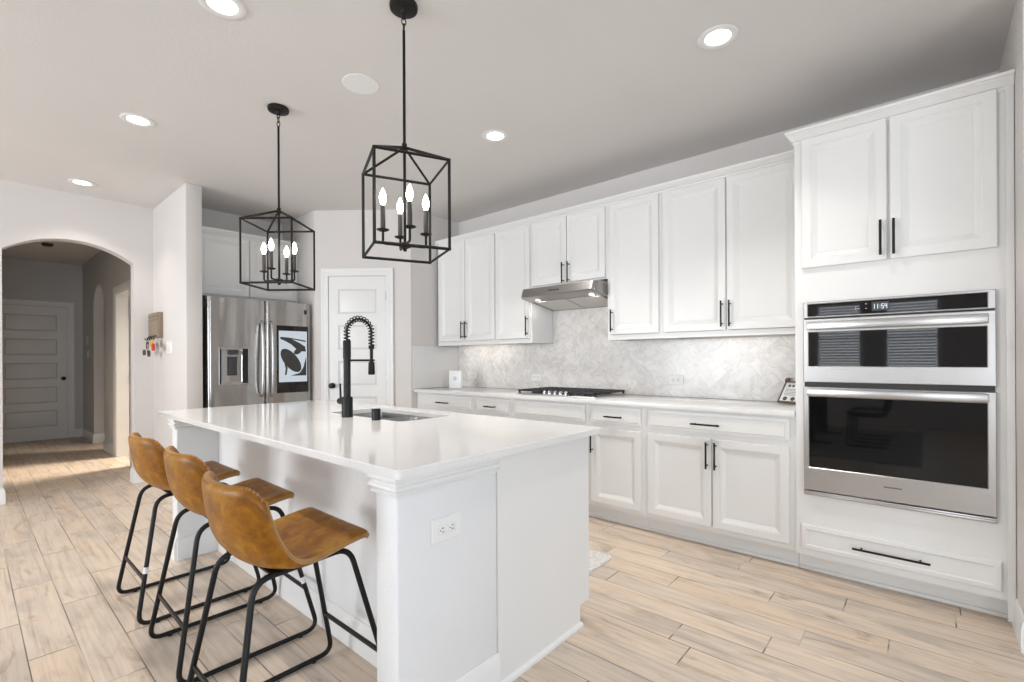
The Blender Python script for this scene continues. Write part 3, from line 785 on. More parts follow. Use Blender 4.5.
outlet('light_switch', (-9.90, YP - 0.0004, 1.34), 0.075, 0.10, 0, 'lower white switch plate on the hallway wall', 'switch')

# ------------------------------------------------------------------ kitchen island
IZ = 0.867
isl = thing('kitchen_island', 'white kitchen island with textured end wall and bar overhang', 'island', (-2.4, 1.4, 0))
IX0, IX1, IY0, IYM, IY1 = -3.565, -1.205, 0.855, 1.297, 1.925
b = B(); box(b, -1.320, IX1, IY0, IYM, 0.001, IZ, 0.008, 3); part('end_wall', b, 'texwall', isl)
b = B(); box(b, IX0, -3.465, IY0, IYM, 0.001, IZ, 0.008, 3); part('end_wall', b, 'texwall', isl)
b = B(); box(b, -3.464, -1.321, 1.085, 1.20, 0.001, IZ); part('back_panel', b, 'texwall', isl)
def notched(x0, x1):
    b = B(); prism(b, [(IYM + 0.0005, 0.001), (1.848, 0.001), (1.848, 0.095), (IY1, 0.095), (IY1, IZ), (IYM + 0.0005, IZ)], 'x', x0, x1); return b
part('side_panel', notched(-1.222, -1.2015), 'cab', isl, 20); part('side_panel', notched(IX0, IX0 + 0.02), 'cab', isl, 20)
b = B(); sweep(b, [(-1.2015, IYM), (-1.2015, 1.853)], [(0, 0.001), (0.014, 0.001), (0.013, 0.012), (0.007, 0.018), (0, 0.020)], 1); part('shoe_molding', b, 'trim', isl)
b = B(); box(b, IX0 + 0.02, -1.222, 1.905, 1.924, 0.095, 0.135); box(b, IX0 + 0.02, -1.222, 1.905, 1.924, 0.83, IZ)
for x in (-3.545, -2.93, -2.06, -1.262): box(b, x, x + 0.04, 1.905, 1.924, 0.095, IZ)
box(b, IX0 + 0.02, -1.222, 1.30, 1.905, 0.095, 0.113); part('face_frame', b, 'cab', isl)
b = B(); box(b, IX0 + 0.02, -1.222, 1.835, 1.848, 0.001, 0.095); part('toe_kick', b, 'cab', isl)
for (x0, x1) in ((-3.535, -3.225), (-3.219, -2.915), (-2.895, -2.482), (-2.476, -2.065), (-2.035, -1.64), (-1.634, -1.235)):
    b = B(); relief(b, x0, x1, 0.13, 0.85, [(i, -y) for i, y in DOOR], True, 1.9445); q = part('door', b, 'cab', isl, 25)
CP = [(0.0, 0.803), (0.004, 0.803), (0.010, 0.806), (0.011, 0.812), (0.006, 0.815), (0.006, 0.818), (0.012, 0.821), (0.017, 0.828), (0.015, 0.836), (0.008, 0.841), (0.008, 0.845), (0.014, 0.848), (0.018, 0.855), (0.018, 0.8665), (0.0, 0.8665)]
b = B(); sweep(b, [(-1.3205, 1.084), (-1.3205, IY0 - 0.0005), (IX1 + 0.0005, IY0 - 0.0005), (IX1 + 0.0005, IYM)], CP, 1); part('capital_molding', b, 'trim', isl, 25)
b = B(); sweep(b, [(IX0 - 0.0005, IYM), (IX0 - 0.0005, IY0 - 0.0005), (-3.4645, IY0 - 0.0005), (-3.4645, 1.084)], CP, 1); part('capital_molding', b, 'trim', isl, 25)
BI = [(o, z + 0.001) for o, z in BP]
b = B(); sweep(b, [(-3.4645 , IY0 - 0.0005), (-3.4645, 1.0845), (-1.3205, 1.0845), (-1.3205, IY0 - 0.0005), (IX1 + 0.0005, IY0 - 0.0005), (IX1 + 0.0005, IYM)], BI, 1)
part('baseboard', b, 'trim', isl, 25)
b = B(); sweep(b, [(IX0 - 0.0005, IYM), (IX0 - 0.0005, IY0 - 0.0005), (-3.4645, IY0 - 0.0005)], BI, 1); part('baseboard', b, 'trim', isl, 25)

# island worktop with a sink cut-out
SX0, SX1, SY0, SY1 = -2.84, -2.09, 1.510, 1.875
CX0, CX1, CY0, CY1 = -3.79, -1.168, 0.832, 1.995
def slab():
    b = B(); n = 6
    o = rrect(CX0, CX1, CY0, CY1, 0.022, n); i = rrect(SX0, SX1, SY0, SY1, 0.05, n)
    def off(x0, x1, y0, y1, r_, d): return rrect(x0 + d, x1 - d, y0 + d, y1 - d, max(0.002, r_ - d), n)
    z0, z1, e = IZ + 0.0005, 0.895, 0.003
    rings = [[(x, y, z0) for x, y in i], [(x, y, z0) for x, y in o], [(x, y, z1 - e) for x, y in o],
             [(x, y, z1) for x, y in off(CX0, CX1, CY0, CY1, 0.022, e)],
             [(x, y, z1) for x, y in rrect(SX0 - e, SX1 + e, SY0 - e, SY1 + e, 0.05 + e, n)], [(x, y, z1 - e) for x, y in i], [(x, y, z0) for x, y in i]]
    loft(b, rings, False, False); bmesh.ops.remove_doubles(b, verts=b.verts, dist=1e-6); return b
solo('island_worktop', slab(), 'quartz', 'large white quartz worktop on the kitchen island', 'countertop', (-2.4, 1.4, IZ), smooth=25)
sk = thing('sink', 'stainless double bowl sink set under the island worktop', 'sink', (-2.465, 1.69, 0.66))
def bowl(x0, x1, y0, y1, ztop, depth):
    b = B(); n = 5
    def rg(d, z, r_): return [(x, y, z) for x, y in rrect(x0 + d, x1 - d, y0 + d, y1 - d, r_, n)]
    loft(b, [rg(-0.006, ztop, 0.055), rg(0.0, ztop, 0.05), rg(0.004, ztop - 0.02, 0.05), rg(0.012, ztop - depth + 0.03, 0.05), rg(0.035, ztop - depth + 0.004, 0.04), rg(0.10, ztop - depth, 0.03)], False, True)
    return b
zt = 0.8665
ob = part('bowl', bowl(SX0 + 0.004, -2.475, SY0 + 0.004, SY1 - 0.004, zt, 0.20), 'sink', sk, 50)
ob = part('bowl', bowl(-2.455, SX1 - 0.004, SY0 + 0.004, SY1 - 0.004, zt, 0.20), 'sink', sk, 50)
for x in (-2.66, -2.27):
    b = B(); lathe(b, [(0, 0.006), (0.035, 0.006), (0.043, 0.0015), (0.043, 0.0008), (0, 0.0008)], (x, 1.69, zt - 0.20), 'z', 18); part('drain', b, 'chrome', sk, 40)

# faucet
fc = thing('faucet', 'black spring pull-down faucet behind the island sink', 'faucet', (-2.51, 1.445, 0.895), local=True)
b = B(); lathe(b, [(0, 0.0005), (0.031, 0.0005), (0.031, 0.11), (0.028, 0.116), (0.0, 0.116)], (0, 0, 0), 'z', 24); part('base', b, 'black', fc, 40)
b = B(); lathe(b, [(0, 0.116), (0.020, 0.116), (0.020, 0.335), (0.022, 0.337), (0.022, 0.435), (0.018, 0.440), (0, 0.440)], (0, 0, 0), 'z', 20); part('column', b, 'black', fc, 40)
RA = 0.08
hose = [Vector((0, 0, 0.44 + 0.01 * k)) for k in range(5)] + [Vector((0, RA - RA * math.cos(PI * k / 24), 0.488 + RA * math.sin(PI * k / 24))) for k in range(25)] + [Vector((0, 2 * RA, 0.488 - 0.015 * k)) for k in range(1, 6)]
b = B(); tube(b, hose, 0.0065, 10); part('hose', b, 'black', fc, 50)
# spring coil round the hose
def coil(path, rad, turns, n=10):
    L = [0.0]
    for p, q in zip(path, path[1:]): L.append(L[-1] + (q - p).length)
    pts = []; tot = int(turns * n)
    for k in range(tot + 1):
        s = L[-1] * k / tot; i = max(j for j in range(len(L) - 1) if L[j] <= s + 1e-9)
        f = (s - L[i]) / (L[i + 1] - L[i]); c = path[i].lerp(path[i + 1], f); t = (path[i + 1] - path[i]).normalized()
        nx = Vector((1, 0, 0)); ny = t.cross(nx); a = 2 * PI * k / n
        pts.append(c + (nx * math.cos(a) + ny * math.sin(a)) * rad)
    return pts
b = B(); tube(b, coil(hose, 0.0165, 20), 0.0034, 6); part('spring', b, 'black', fc, 60)
b = B(); lathe(b, [(0, 0.414), (0.017, 0.414), (0.017, 0.394), (0.010, 0.390), (0.009, 0.320), (0.012, 0.315), (0.018, 0.312), (0.020, 0.245), (0.017, 0.238), (0, 0.238)], (0, 2 * RA, 0), 'z', 18); part('spray_head', b, 'black', fc, 40)
b = B(); tube(b, [(0, 0.018, 0.325), (0, 2 * RA - 0.014, 0.325)], 0.006, 10)
tube(b, [(0.016 * math.cos(a * PI / 8), 2 * RA + 0.016 * math.sin(a * PI / 8), 0.325) for a in range(16)], 0.005, 8, True); part('holder_arm', b, 'black', fc, 40)
b = B(); cyl(b, (-0.026, 0, 0.088), (-0.085, 0, 0.088), 0.018, 14); tube(b, [(-0.072, 0, 0.10), (-0.078, 0, 0.19)], 0.006, 10); part('lever', b, 'black', fc, 40)
b = B(); lathe(b, [(0, 0.0005), (0.024, 0.0005), (0.024, 0.058), (0.022, 0.062), (0.0, 0.062)], (0, 0, 0), 'z', 24)
sd = solo('air_gap_cap', b, 'black', 'short black cylinder cap on the worktop beside the faucet', 'sink fitting'); sd.location = (-2.26, 1.472, 0.895)

# ------------------------------------------------------------------ bar stools
def crv(pts, t):
    n = len(pts) - 1; s = min(max(t, 0), 1) * n; i = min(int(s), n - 1); f = s - i
    p = [Vector(pts[max(0, min(n, i + k))]) for k in (-1, 0, 1, 2)]
    return 0.5 * ((2 * p[1]) + (-p[0] + p[2]) * f + (2 * p[0] - 5 * p[1] + 4 * p[2] - p[3]) * f * f + (-p[0] + 3 * p[1] - 3 * p[2] + p[3]) * f ** 3)
PROF = [(y + 0.016, z) for y, z in ((0.168, 0.624), (0.150, 0.640), (0.100, 0.634), (0.035, 0.616), (-0.035, 0.600), (-0.105, 0.598), (-0.162, 0.618), (-0.203, 0.668), (-0.222, 0.730), (-0.232, 0.793), (-0.238, 0.852))]
HWID = [(0.212, 0), (0.216, 0), (0.217, 0), (0.217, 0), (0.217, 0), (0.217, 0), (0.217, 0), (0.213, 0), (0.207, 0), (0.200, 0), (0.191, 0)]
RISE = [(0.0, 0.0), (0.0, 0.002), (0.0, 0.006), (0.002, 0.014), (0.010, 0.020), (0.040, 0.022), (0.066, 0.018), (0.078, 0.008), (0.076, 0.0), (0.070, 0.0), (0.064, 0.0)]
def shell_pt(u, v):
    a = abs(v); k = max(0.0, (a - 0.72) / 0.28) ** 2.2
    u = u * (1 - 0.085 * k) + (1 - u) * 0.035 * k
    c = crv(PROF, u); wd = crv(HWID, u).x; rs = crv(RISE, u); f = a ** 2.4
    return Vector((wd * v * (1 - 0.03 * a ** 6), c.x + rs.x * f, c.y + rs.y * f))
def shell_mesh():
    b = B(); NU, NV = 40, 24
    top = [[shell_pt(i / NU, -1 + 2 * j / NV) for j in range(NV + 1)] for i in range(NU + 1)]
    def nrm(i, j):
        a = top[min(i + 1, NU)][j] - top[max(i - 1, 0)][j]; c = top[i][min(j + 1, NV)] - top[i][max(j - 1, 0)]
        return c.cross(a).normalized() * -1.0
    def edge(i, j):
        d = min(i, NU - i, (j) * 1.0, (NV - j) * 1.0); return d
    T = 0.030
    vt, vb = [], []
    for i in range(NU + 1):
        rt, rb = [], []
        for j in range(NV + 1):
            p = top[i][j]; n = nrm(i, j)
            if n.z < 0 and i < 15: n = -n
            d = edge(i, j); k = min(1.0, d / 2.0); k = math.sqrt(max(0, 1 - (1 - k) ** 2))
            th = T * (0.42 + 0.58 * k)
            mid = p - n * (T / 2)
            rt.append(b.verts.new(mid + n * (th / 2))); rb.append(b.verts.new(mid - n * (th / 2)))
        vt.append(rt); vb.append(rb)
    for i in range(NU):
        for j in range(NV):
            b.faces.new((vt[i][j], vt[i][j + 1], vt[i + 1][j + 1], vt[i + 1][j])); b.faces.new((vb[i][j], vb[i + 1][j], vb[i + 1][j + 1], vb[i][j + 1]))
    rim = [(0, j) for j in range(NV)] + [(i, NV) for i in range(NU)] + [(NU, j) for j in range(NV, 0, -1)] + [(i, 0) for i in range(NU, 0, -1)]
    pts = []
    for a, c in zip(rim, rim[1:] + rim[:1]):
        b.faces.new((vt[a[0]][a[1]], vb[a[0]][a[1]], vb[c[0]][c[1]], vt[c[0]][c[1]]))
    for a in rim:
        p = top[a[0]][a[1]]; pts.append((p.copy(), nrm(*a) if True else None))
    ctr = [Vector((0, 0.02, 0.66))] * len(pts)
    return b, pts, T
def make_stool(label):
    t = thing('bar_stool', label, 'stool', (0, 0, 0), group='tan leather bar stools along the island', local=True)
    b, rim, T = shell_mesh()
    seat = part('seat_shell', b, 'leather', t, 60)
    # stitches across the rim
    s = B(); m = len(rim)
    for i in range(m):
        for f in (0.0, 0.5):
            p = rim[i][0].lerp(rim[(i + 1) % m][0], f); tg = (rim[(i + 1) % m][0] - rim[i][0])
            if tg.length < 1e-6: continue
            tg.normalize(); n = rim[i][1]; c = p - n * (T / 2); o = tg.cross(n).normalized()
            if o.dot(c - Vector((0, 0.0, 0.66))) < 0: o = -o
            ax = (n + tg * 0.55).normalized()
            q = c + o * 0.0016
            for (d0, d1) in ((-0.0085, 0.0085),): tube(s, [q + ax * d0, q + o * 0.0012, q + ax * d1], 0.0014, 4)
    part('stitching', s, 'stitch', seat, 60)
    for sx in (-1, 1):
        f = B()
        pts = [(0.145 * sx, 0.135, 0.578), (0.225 * sx, 0.268, 0.0125), (0.225 * sx, -0.268, 0.0125), (0.145 * sx, -0.175, 0.566)]
        tube(f, fillet(pts, 0.055, 6, True), 0.0095, 12, True); fr = part('side_frame', f, 'black', t, 50)
        for y in (-0.19, 0.19):
            g = B(); lathe(g, [(0, 0.0005), (0.009, 0.0005), (0.009, 0.008), (0, 0.008)], (0.225 * sx, y, 0), 'z', 10); part('glide', g, 'rubber', fr, 40)
    def on(y_sign, z):
        # point on a leg centre line
        if y_sign > 0: a, c = Vector((0.145, 0.135, 0.578)), Vector((0.225, 0.268, 0.0125))
        else: a, c = Vector((0.145, -0.175, 0.566)), Vector((0.225, -0.268, 0.0125))
        f = (z - a.z) / (c.z - a.z); return a.lerp(c, f)
    p = on(1, 0.195); f = B(); cyl(f, (-p.x, p.y, p.z), (p.x, p.y, p.z), 0.0085, 10); part('footrest', f, 'black', t, 50)
    p = on(-1, 0.205); f = B(); box(f, -p.x, p.x, p.y - 0.004, p.y + 0.004, p.z - 0.010, p.z + 0.010, 0.002); part('rear_crossbar', f, 'black', t, 30)
    f = B(); box(f, -0.148, 0.148, 0.05, 0.09, 0.574, 0.580); box(f, -0.148, 0.148, -0.12, -0.08, 0.562, 0.568); part('mounting_plate', f, 'black', t, 30)
    return t
def copy_tree(o, parent=None):
    c = o.copy(); COL.objects.link(c)
    if parent is not None: c.parent = parent
    for ch in list(o.children): copy_tree(ch, c)
    return c
s1 = make_stool('tan leather bar stool farthest along the island, nearest the arched hallway')
kids = s1
s2 = copy_tree(s1); s2['label'] = 'middle tan leather bar stool of the three at the island'
s3 = copy_tree(s1); s3['label'] = 'tan leather bar stool nearest the outlet end of the island, its whole seat in view'
for s, (x, y, a) in zip((s1, s2, s3), ((-2.945, 0.785, 0), (-2.318, 0.787, -1), (-1.648, 0.735, 0))):
    s.location = (x, y, 0); s.rotation_euler = (0, 0, R(a))
def leg_tag(st, sx, ys, z):
    a, c = (Vector((0.145, 0.135, 0.578)), Vector((0.225, 0.268, 0.0125))) if ys > 0 else (Vector((0.145, -0.175, 0.566)), Vector((0.225, -0.268, 0.0125)))
    f = (z - a.z) / (c.z - a.z); p = a.lerp(c, f); d = (a - c).normalized(); p.x *= sx; d.x *= sx
    b = B(); cyl(b, p - d * 0.014, p + d * 0.014, 0.0105, 12); part('paper_tag', b, 'paper', st, 40, 'small white paper tag on the leg')
leg_tag(s1, 1, -1, 0.245); leg_tag(s2, 1, 1, 0.235)

# ------------------------------------------------------------------ pendant lights
def make_pendant(label, loc, rot, ztop, zbot, zpk, half, hub, pan):
    t = thing('pendant_light', label, 'pendant light', loc, rot, 'black cage pendant lights over the island', local=True)
    Z0 = loc[2]
    def zz(z): return z - Z0
    b = B(); lathe(b, [(0, -0.0005), (0.060, -0.0005), (0.062, -0.006), (0.060, -0.020), (0.052, -0.024), (0.014, -0.026), (0.010, -0.036), (0, -0.036)], (0, 0, 0), 'z', 28); part('canopy', b, 'bronze', t, 35)
    b = B()
    for k, (z, ax) in enumerate(((-0.048, 0), (-0.074, 1), (-0.100, 0))):
        pts = []
        for a in range(14):
            p, q = 0.009 * math.cos(2 * PI * a / 14), 0.017 * math.sin(2 * PI * a / 14)
            pts.append((p, 0, z + q) if ax == 0 else (0, p, z + q))
        tube(b, pts, 0.0028, 6, True)
    part('chain', b, 'bronze', t, 50)
    b = B(); cyl(b, (0, 0, -0.114), (0, 0, zz(hub) + 0.01), 0.0065, 12); lathe(b, [(0, 0.02), (0.011, 0.02), (0.011, -0.012), (0, -0.012)], (0, 0, zz(zpk)), 'z', 14); part('rod', b, 'bronze', t, 40)
    b = B(); r_ = 0.0055; h = half
    def bar(p, q):
        p, q = Vector(p), Vector(q); d = (q - p).normalized(); tube(b, [p - d * r_ * 0.8, q + d * r_ * 0.8], r_ * 1.2, 4)
    cs = [(-h, -h), (h, -h), (h, h), (-h, h)]
    for (x0, y0), (x1, y1) in zip(cs, cs[1:] + cs[:1]):
        bar((x0, y0, zz(ztop)), (x1, y1, zz(ztop))); bar((x0, y0, zz(zbot)), (x1, y1, zz(zbot))); bar((x0, y0, zz(zbot)), (x0, y0, zz(ztop)))
        bar((x0, y0, zz(ztop)), (x0 * 0.04, y0 * 0.04, zz(zpk)))
    part('cage', b, 'bronze', t, 20)
    b = B(); lathe(b, [(0, 0.014), (0.012, 0.014), (0.026, 0.006), (0.026, -0.008), (0.010, -0.014), (0.006, -0.026), (0, -0.026)], (0, 0, zz(hub)), 'z', 18); part('hub', b, 'bronze', t, 40)
    for k in range(4):
        a = PI / 2 * k; dx, dy = math.cos(a), math.sin(a); r0 = 0.095
        b = B(); tube(b, fillet([(0.02 * dx, 0.02 * dy, zz(hub)), (r0 * dx, r0 * dy, zz(hub)), (r0 * dx, r0 * dy, zz(pan) - 0.002)], 0.012, 4), 0.0055, 8); arm = part('candle_arm', b, 'bronze', t, 50)
        c = (r0 * dx, r0 * dy, zz(pan))
        b = B(); lathe(b, [(0, -0.004), (0.014, -0.004), (0.027, 0.002), (0.027, 0.004), (0.012, 0.003), (0, 0.003)], c, 'z', 16); part('drip_pan', b, 'bronze', arm, 35)
        b = B(); lathe(b, [(0, 0.0035), (0.0105, 0.0035), (0.0105, 0.108), (0, 0.108)], c, 'z', 14); part('candle_sleeve', b, 'sleeve', arm, 40)
        b = B(); lathe(b, [(0, 0.109), (0.007, 0.109), (0.0085, 0.115), (0.0145, 0.130), (0.0155, 0.140), (0.0125, 0.157), (0.007, 0.172), (0.002, 0.182), (0, 0.184)], c, 'z', 16)
        part('bulb', b, 'bulb', arm, 60, 'glowing flame-shaped bulb')
    return t
make_pendant('black cage pendant light hanging nearest, over the outlet end of the island', (-1.740, 1.284, CEIL), R(-24), 2.072, 1.692, 2.156, 0.156, 1.726, 1.783)
make_pendant('black cage pendant light hanging farther back, in front of the refrigerator', (-3.035, 1.291, CEIL), R(40), 2.062, 1.682, 2.148, 0.153, 1.716, 1.773)

# ------------------------------------------------------------------ ceiling fittings
def downlight(x, y, label, pw):
    t = thing('downlight', label, 'ceiling light', (x, y, CEIL), group='recessed ceiling lights', local=True)
    b = B(); lathe(b, [(0.060, -0.0005), (0.092, -0.0005), (0.094, -0.003), (0.088, -0.007), (0.066, -0.005), (0.060, -0.003)], (0, 0, 0), 'z', 32)
    part('trim_ring', b, 'plate', t, 40)
    b = B(); lathe(b, [(0, -0.0008), (0.0595, -0.0008), (0.0595, -0.003), (0, -0.003)], (0, 0, 0), 'z', 32); part('lens', b, 'lens', t, None)
    l = bpy.data.lights.new('downlight_glow', 'AREA'); l.shape = 'DISK'; l.size = 0.14; l.energy = pw; l.color = (1.0, 0.95, 0.89); l.spread = R(105)
    o = bpy.data.objects.new('downlight_glow', l); COL.objects.link(o); o.parent = t; o.location = (0, 0, -0.012)
for x, y, lb in ((-2.335, 0.755, 'recessed ceiling light cut by the top edge of the photo'), (-3.866, 0.752, 'recessed ceiling light left of the far pendant'), (-5.58, 0.69, 'recessed ceiling light in front of the arched opening'),
                 (-0.765, 2.425, 'recessed ceiling light nearest the oven tower'), (-2.28, 2.455, 'recessed ceiling light in front of the range hood, right of the near pendant'),
                 ):
    downlight(x, y, lb, 4.0 if x < -5 else 7.0 if y < 1 else 7.5 if x > -1 else 9.0)
b = B(); lathe(b, [(0, -0.0005), (0.100, -0.0005), (0.102, -0.003), (0.098, -0.006), (0, -0.006)], (0, 0, 0), 'z', 36)
sp = solo('ceiling_speaker', b, 'plate', 'flush round white speaker cover on the ceiling between the pendants', 'speaker'); sp.location = (-2.42, 1.488, CEIL)
b = B(); lathe(b, [(0, -0.0005), (0.06, -0.0005), (0.06, -0.02), (0.045, -0.035), (0, -0.036)], (0, 0, 0), 'z', 20)
sm = solo('smoke_detector', b, 'darkgrey', 'small dark detector on the hallway ceiling seen through the arch', 'detector'); sm.location = (-8.8, 0.74, CEIL)

# ------------------------------------------------------------------ refrigerator
FX, FY0, FY1, FT = -4.870, 1.447, 2.400, 1.808
fr = thing('refrigerator', 'stainless steel french door refrigerator with a touchscreen in its right door', 'refrigerator', (-5.2, 1.93, 0))
b = B(); box(b, -5.58, FX - 0.075, FY0 + 0.004, FY1 - 0.004, 0.03, FT - 0.02, 0.004)
box(b, -5.55, FX - 0.09, FY0 + 0.03, FY1 - 0.03, 0.002, 0.03); part('case', b, 'darkgrey', fr, 30)
def fdoor(y0, y1, z0, z1, hole=None):
    """bowed door front facing +X"""
    b = B(); n = 14; rings = []
    w_ = y1 - y0
    def xs(y, k): 
        u = (y - y0) / w_ * 2 - 1
        return FX - 0.010 * u * u - k
    ys = [y0 + w_ * (0.5 - 0.5 * math.cos(PI * k / n)) for k in range(n + 1)]
    front = [(xs(y, 0.0) - (0.012 if k in (0, n) else 0.004 if k in (1, n - 1) else 0), y) for k, y in enumerate(ys)]
    outline = front + [(FX - 0.07, y1), (FX - 0.07, y0)]
    loft(b, [[(x, y, z) for x, y in outline] for z in (z0, z0 + (z1 - z0) * 0.5, z1)])
    return b
GAP = 1.942
dl = part('door', fdoor(FY0, GAP - 0.003, 0.66, FT), 'fridge', fr, 50)
dr = part('door', fdoor(GAP + 0.003, FY1, 0.66, FT), 'fridge', fr, 50)
dz = part('freezer_drawer', fdoor(FY0, FY1, 0.06, 0.65), 'fridge', fr, 50)
def fhandle(y, par):
    b = B(); pts = [(FX - 0.004, y, 1.60), (FX + 0.030, y, 1.585), (FX + 0.048, y, 1.50), (FX + 0.054, y, 1.24), (FX + 0.048, y, 0.98), (FX + 0.030, y, 0.895), (FX - 0.004, y, 0.88)]
    tube(b, fillet(pts, 0.06, 5), 0.0135, 12); part('handle', b, 'steel', par, 50)
fhandle(GAP - 0.045, dl); fhandle(GAP + 0.045, dr)
b = B(); tube(b, fillet([(FX - 0.01, FY0 + 0.1, 0.58), (FX + 0.045, FY0 + 0.1, 0.58), (FX + 0.045, FY1 - 0.1, 0.58), (FX - 0.01, FY1 - 0.1, 0.58)], 0.03, 4), 0.0135, 12); part('handle', b, 'steel', dz, 50)
b = B()
def ringx(y0, y1, z0, z1, x): return [(x, y0, z0), (x, y1, z0), (x, y1, z1), (x, y0, z1)]
loft(b, [ringx(1.532, 1.782, 1.003, 1.342, FX - 0.012), ringx(1.532, 1.782, 1.003, 1.342, FX + 0.004), ringx(1.540, 1.774, 1.011, 1.334, FX + 0.006), ringx(1.548, 1.725, 1.020, 1.326, FX + 0.006), ringx(1.556, 1.718, 1.030, 1.318, FX - 0.001)], True, True)
ds = part('dispenser', b, 'steel', dl, 25, 'ice and water dispenser')
for y0, y1 in ((1.727, 1.776), (1.536, 1.546)):
    b = B(); box(b, FX + 0.004, FX + 0.0075, y0, y1, 1.010, 1.335); part('dispenser_panel', b, 'blackglass', ds, None)
b = B(); box(b, FX - 0.001, FX + 0.002, 1.598, 1.682, 1.085, 1.260); part('dispenser_recess', b, 'darkgrey', ds, None)
b = B(); box(b, FX - 0.001, FX + 0.02, 1.600, 1.690, 1.278, 1.318, 0.006); box(b, FX + 0.001, FX + 0.012, 1.615, 1.665, 1.10, 1.235, 0.004); part('dispenser_lever', b, 'darkgrey', ds)
b = B(); box(b, FX - 0.012, FX + 0.005, 2.045, 2.362, 0.897, 1.572, 0.002); scn = part('touchscreen', b, 'blackglass', dr, 30, 'tall black touchscreen showing an abstract picture')
b = B(); box(b, FX + 0.005, FX + 0.0062, 2.062, 2.347, 1.005, 1.520); sg = part('display', b, 'screen', scn, None)
b = B()
def shape(pts, k=0):
    loft(b, [[(FX + 0.0062, 2.062 + u * 0.285, 1.005 + v * 0.515) for u, v in pts], [(FX + 0.0070 + 0.0001 * k, 2.062 + u * 0.285, 1.005 + v * 0.515) for u, v in pts]])
def ell(cx, cy, rx, ry, a, n=20):
    return [(cx + rx * math.cos(2 * PI * k / n) * math.cos(a) - ry * math.sin(2 * PI * k / n) * math.sin(a), cy + rx * math.cos(2 * PI * k / n) * math.sin(a) + ry * math.sin(2 * PI * k / n) * math.cos(a)) for k in range(n)]
shape([(0.05, 0.88), (0.35, 0.87), (0.95, 0.82), (0.95, 0.79), (0.45, 0.84), (0.72, 0.77), (0.93, 0.70), (0.96, 0.60), (0.70, 0.60), (0.42, 0.74), (0.22, 0.80), (0.05, 0.84)], 1)
shape(ell(0.42, 0.42, 0.40, 0.17, -0.45), 2); shape(ell(0.66, 0.60, 0.14, 0.055, 0.2), 3)
shape([(0.97, 0.50), (0.97, 0.12), (0.40, 0.12), (0.72, 0.17), (0.86, 0.28)], 4); shape([(0.18, 0.38), (0.30, 0.28), (0.26, 0.14), (0.20, 0.14), (0.23, 0.26)], 5)
part('picture_shapes', b, 'art', sg, None)
b = B(); box(b, FX - 0.010, FX - 0.004, 2.322, 2.352, 1.700, 1.742); part('badge', b, 'slot', dr, None)
# cabinet over the refrigerator
fcab = thing('wall_cabinet', 'white two-door cabinet above the refrigerator', 'cabinet', (-5.2, 1.92, 1.85))
b = B(); box(b, -5.597, -5.222, 1.4215, 2.4185, 1.850, 2.455); part('body', b, 'cab', fcab)
def xdoor(y0, y1, z0, z1, x):
    b = B(); relief(b, 0, y1 - y0, z0, z1, DOOR, True, 0.0)
    bmesh.ops.transform(b, matrix=Matrix.Translation((x, y0, 0)) @ Matrix.Rotation(R(90), 4, 'Z'), verts=b.verts); return b
for (y0, y1) in ((1.447, 1.915), (1.923, 2.393)): part('door', xdoor(y0, y1, 1.868, 2.444, -5.2015), 'cab', fcab, 25)
b = B(); sweep(b, [(-5.222, 1.4215), (-5.222, 2.4185)], CR, 1); box(b, -5.24, -5.222, 1.4215, 2.4185, 2.4552, 2.505); part('crown', b, 'cab', fcab, 25)

# ------------------------------------------------------------------ small things
kh = thing('key_holder', 'small weathered wood key holder on the wall beside the refrigerator', 'key holder', (-5.82, YP, 1.45))
b = B(); box(b, -6.0 + 0.02, -5.63, YP - 0.045, YP - 0.001, 1.455, 1.70, 0.002); part('board', b, 'plaque', kh)
b = B(); box(b, -5.97, -5.64, YP - 0.049, YP - 0.045, 1.662, 1.666); box(b, -5.97, -5.64, YP - 0.049, YP - 0.045, 1.625, 1.629); part('lettering_line', b, 'brownwood', kh)
for k in range(4):
    x = -5.90 + 0.08 * k
    b = B(); tube(b, fillet([(x, YP - 0.045, 1.475), (x, YP - 0.065, 1.462), (x, YP - 0.070, 1.43), (x, YP - 0.088, 1.432), (x, YP - 0.092, 1.452)], 0.010, 3), 0.004, 8); part('hook', b, 'black', kh, 50)
def keyring(x, label, cols):
    t = thing('key_ring', label, 'keys', (x, YP - 0.09, 1.36), group='key rings hanging on the key holder')
    b = B(); tube(b, [(x + 0.018 * math.cos(a * PI / 8), YP - 0.080, 1.418 + 0.018 * math.sin(a * PI / 8)) for a in range(16)], 0.0025, 6, True); part('ring', b, 'steel', t, 50)
    for k, (m_, dx, z0, ln, wd) in enumerate(cols):
        b = B(); c = x + dx
        ring = rrect(c - wd, c + wd, z0 - ln, z0, min(wd * 0.6, ln * 0.3), 4)
        loft(b, [[(p, YP - 0.086 - 0.010 * k, q) for p, q in ring], [(p, YP - 0.080 - 0.010 * k, q) for p, q in ring]]); part('fob' if k % 2 == 0 else 'key', b, m_, t, 30)
keyring(-5.82, 'bunch of keys with black fobs on the left hooks of the key holder', [('slot', -0.02, 1.415, 0.075, 0.045), ('steel', 0.04, 1.39, 0.10, 0.018), ('slot', -0.05, 1.335, 0.055, 0.05)])
keyring(-5.66, 'bunch of keys with red and yellow tags on the key holder', [('yellow', -0.02, 1.43, 0.07, 0.045), ('red', 0.09, 1.39, 0.07, 0.05), ('slot', -0.03, 1.325, 0.06, 0.045)])

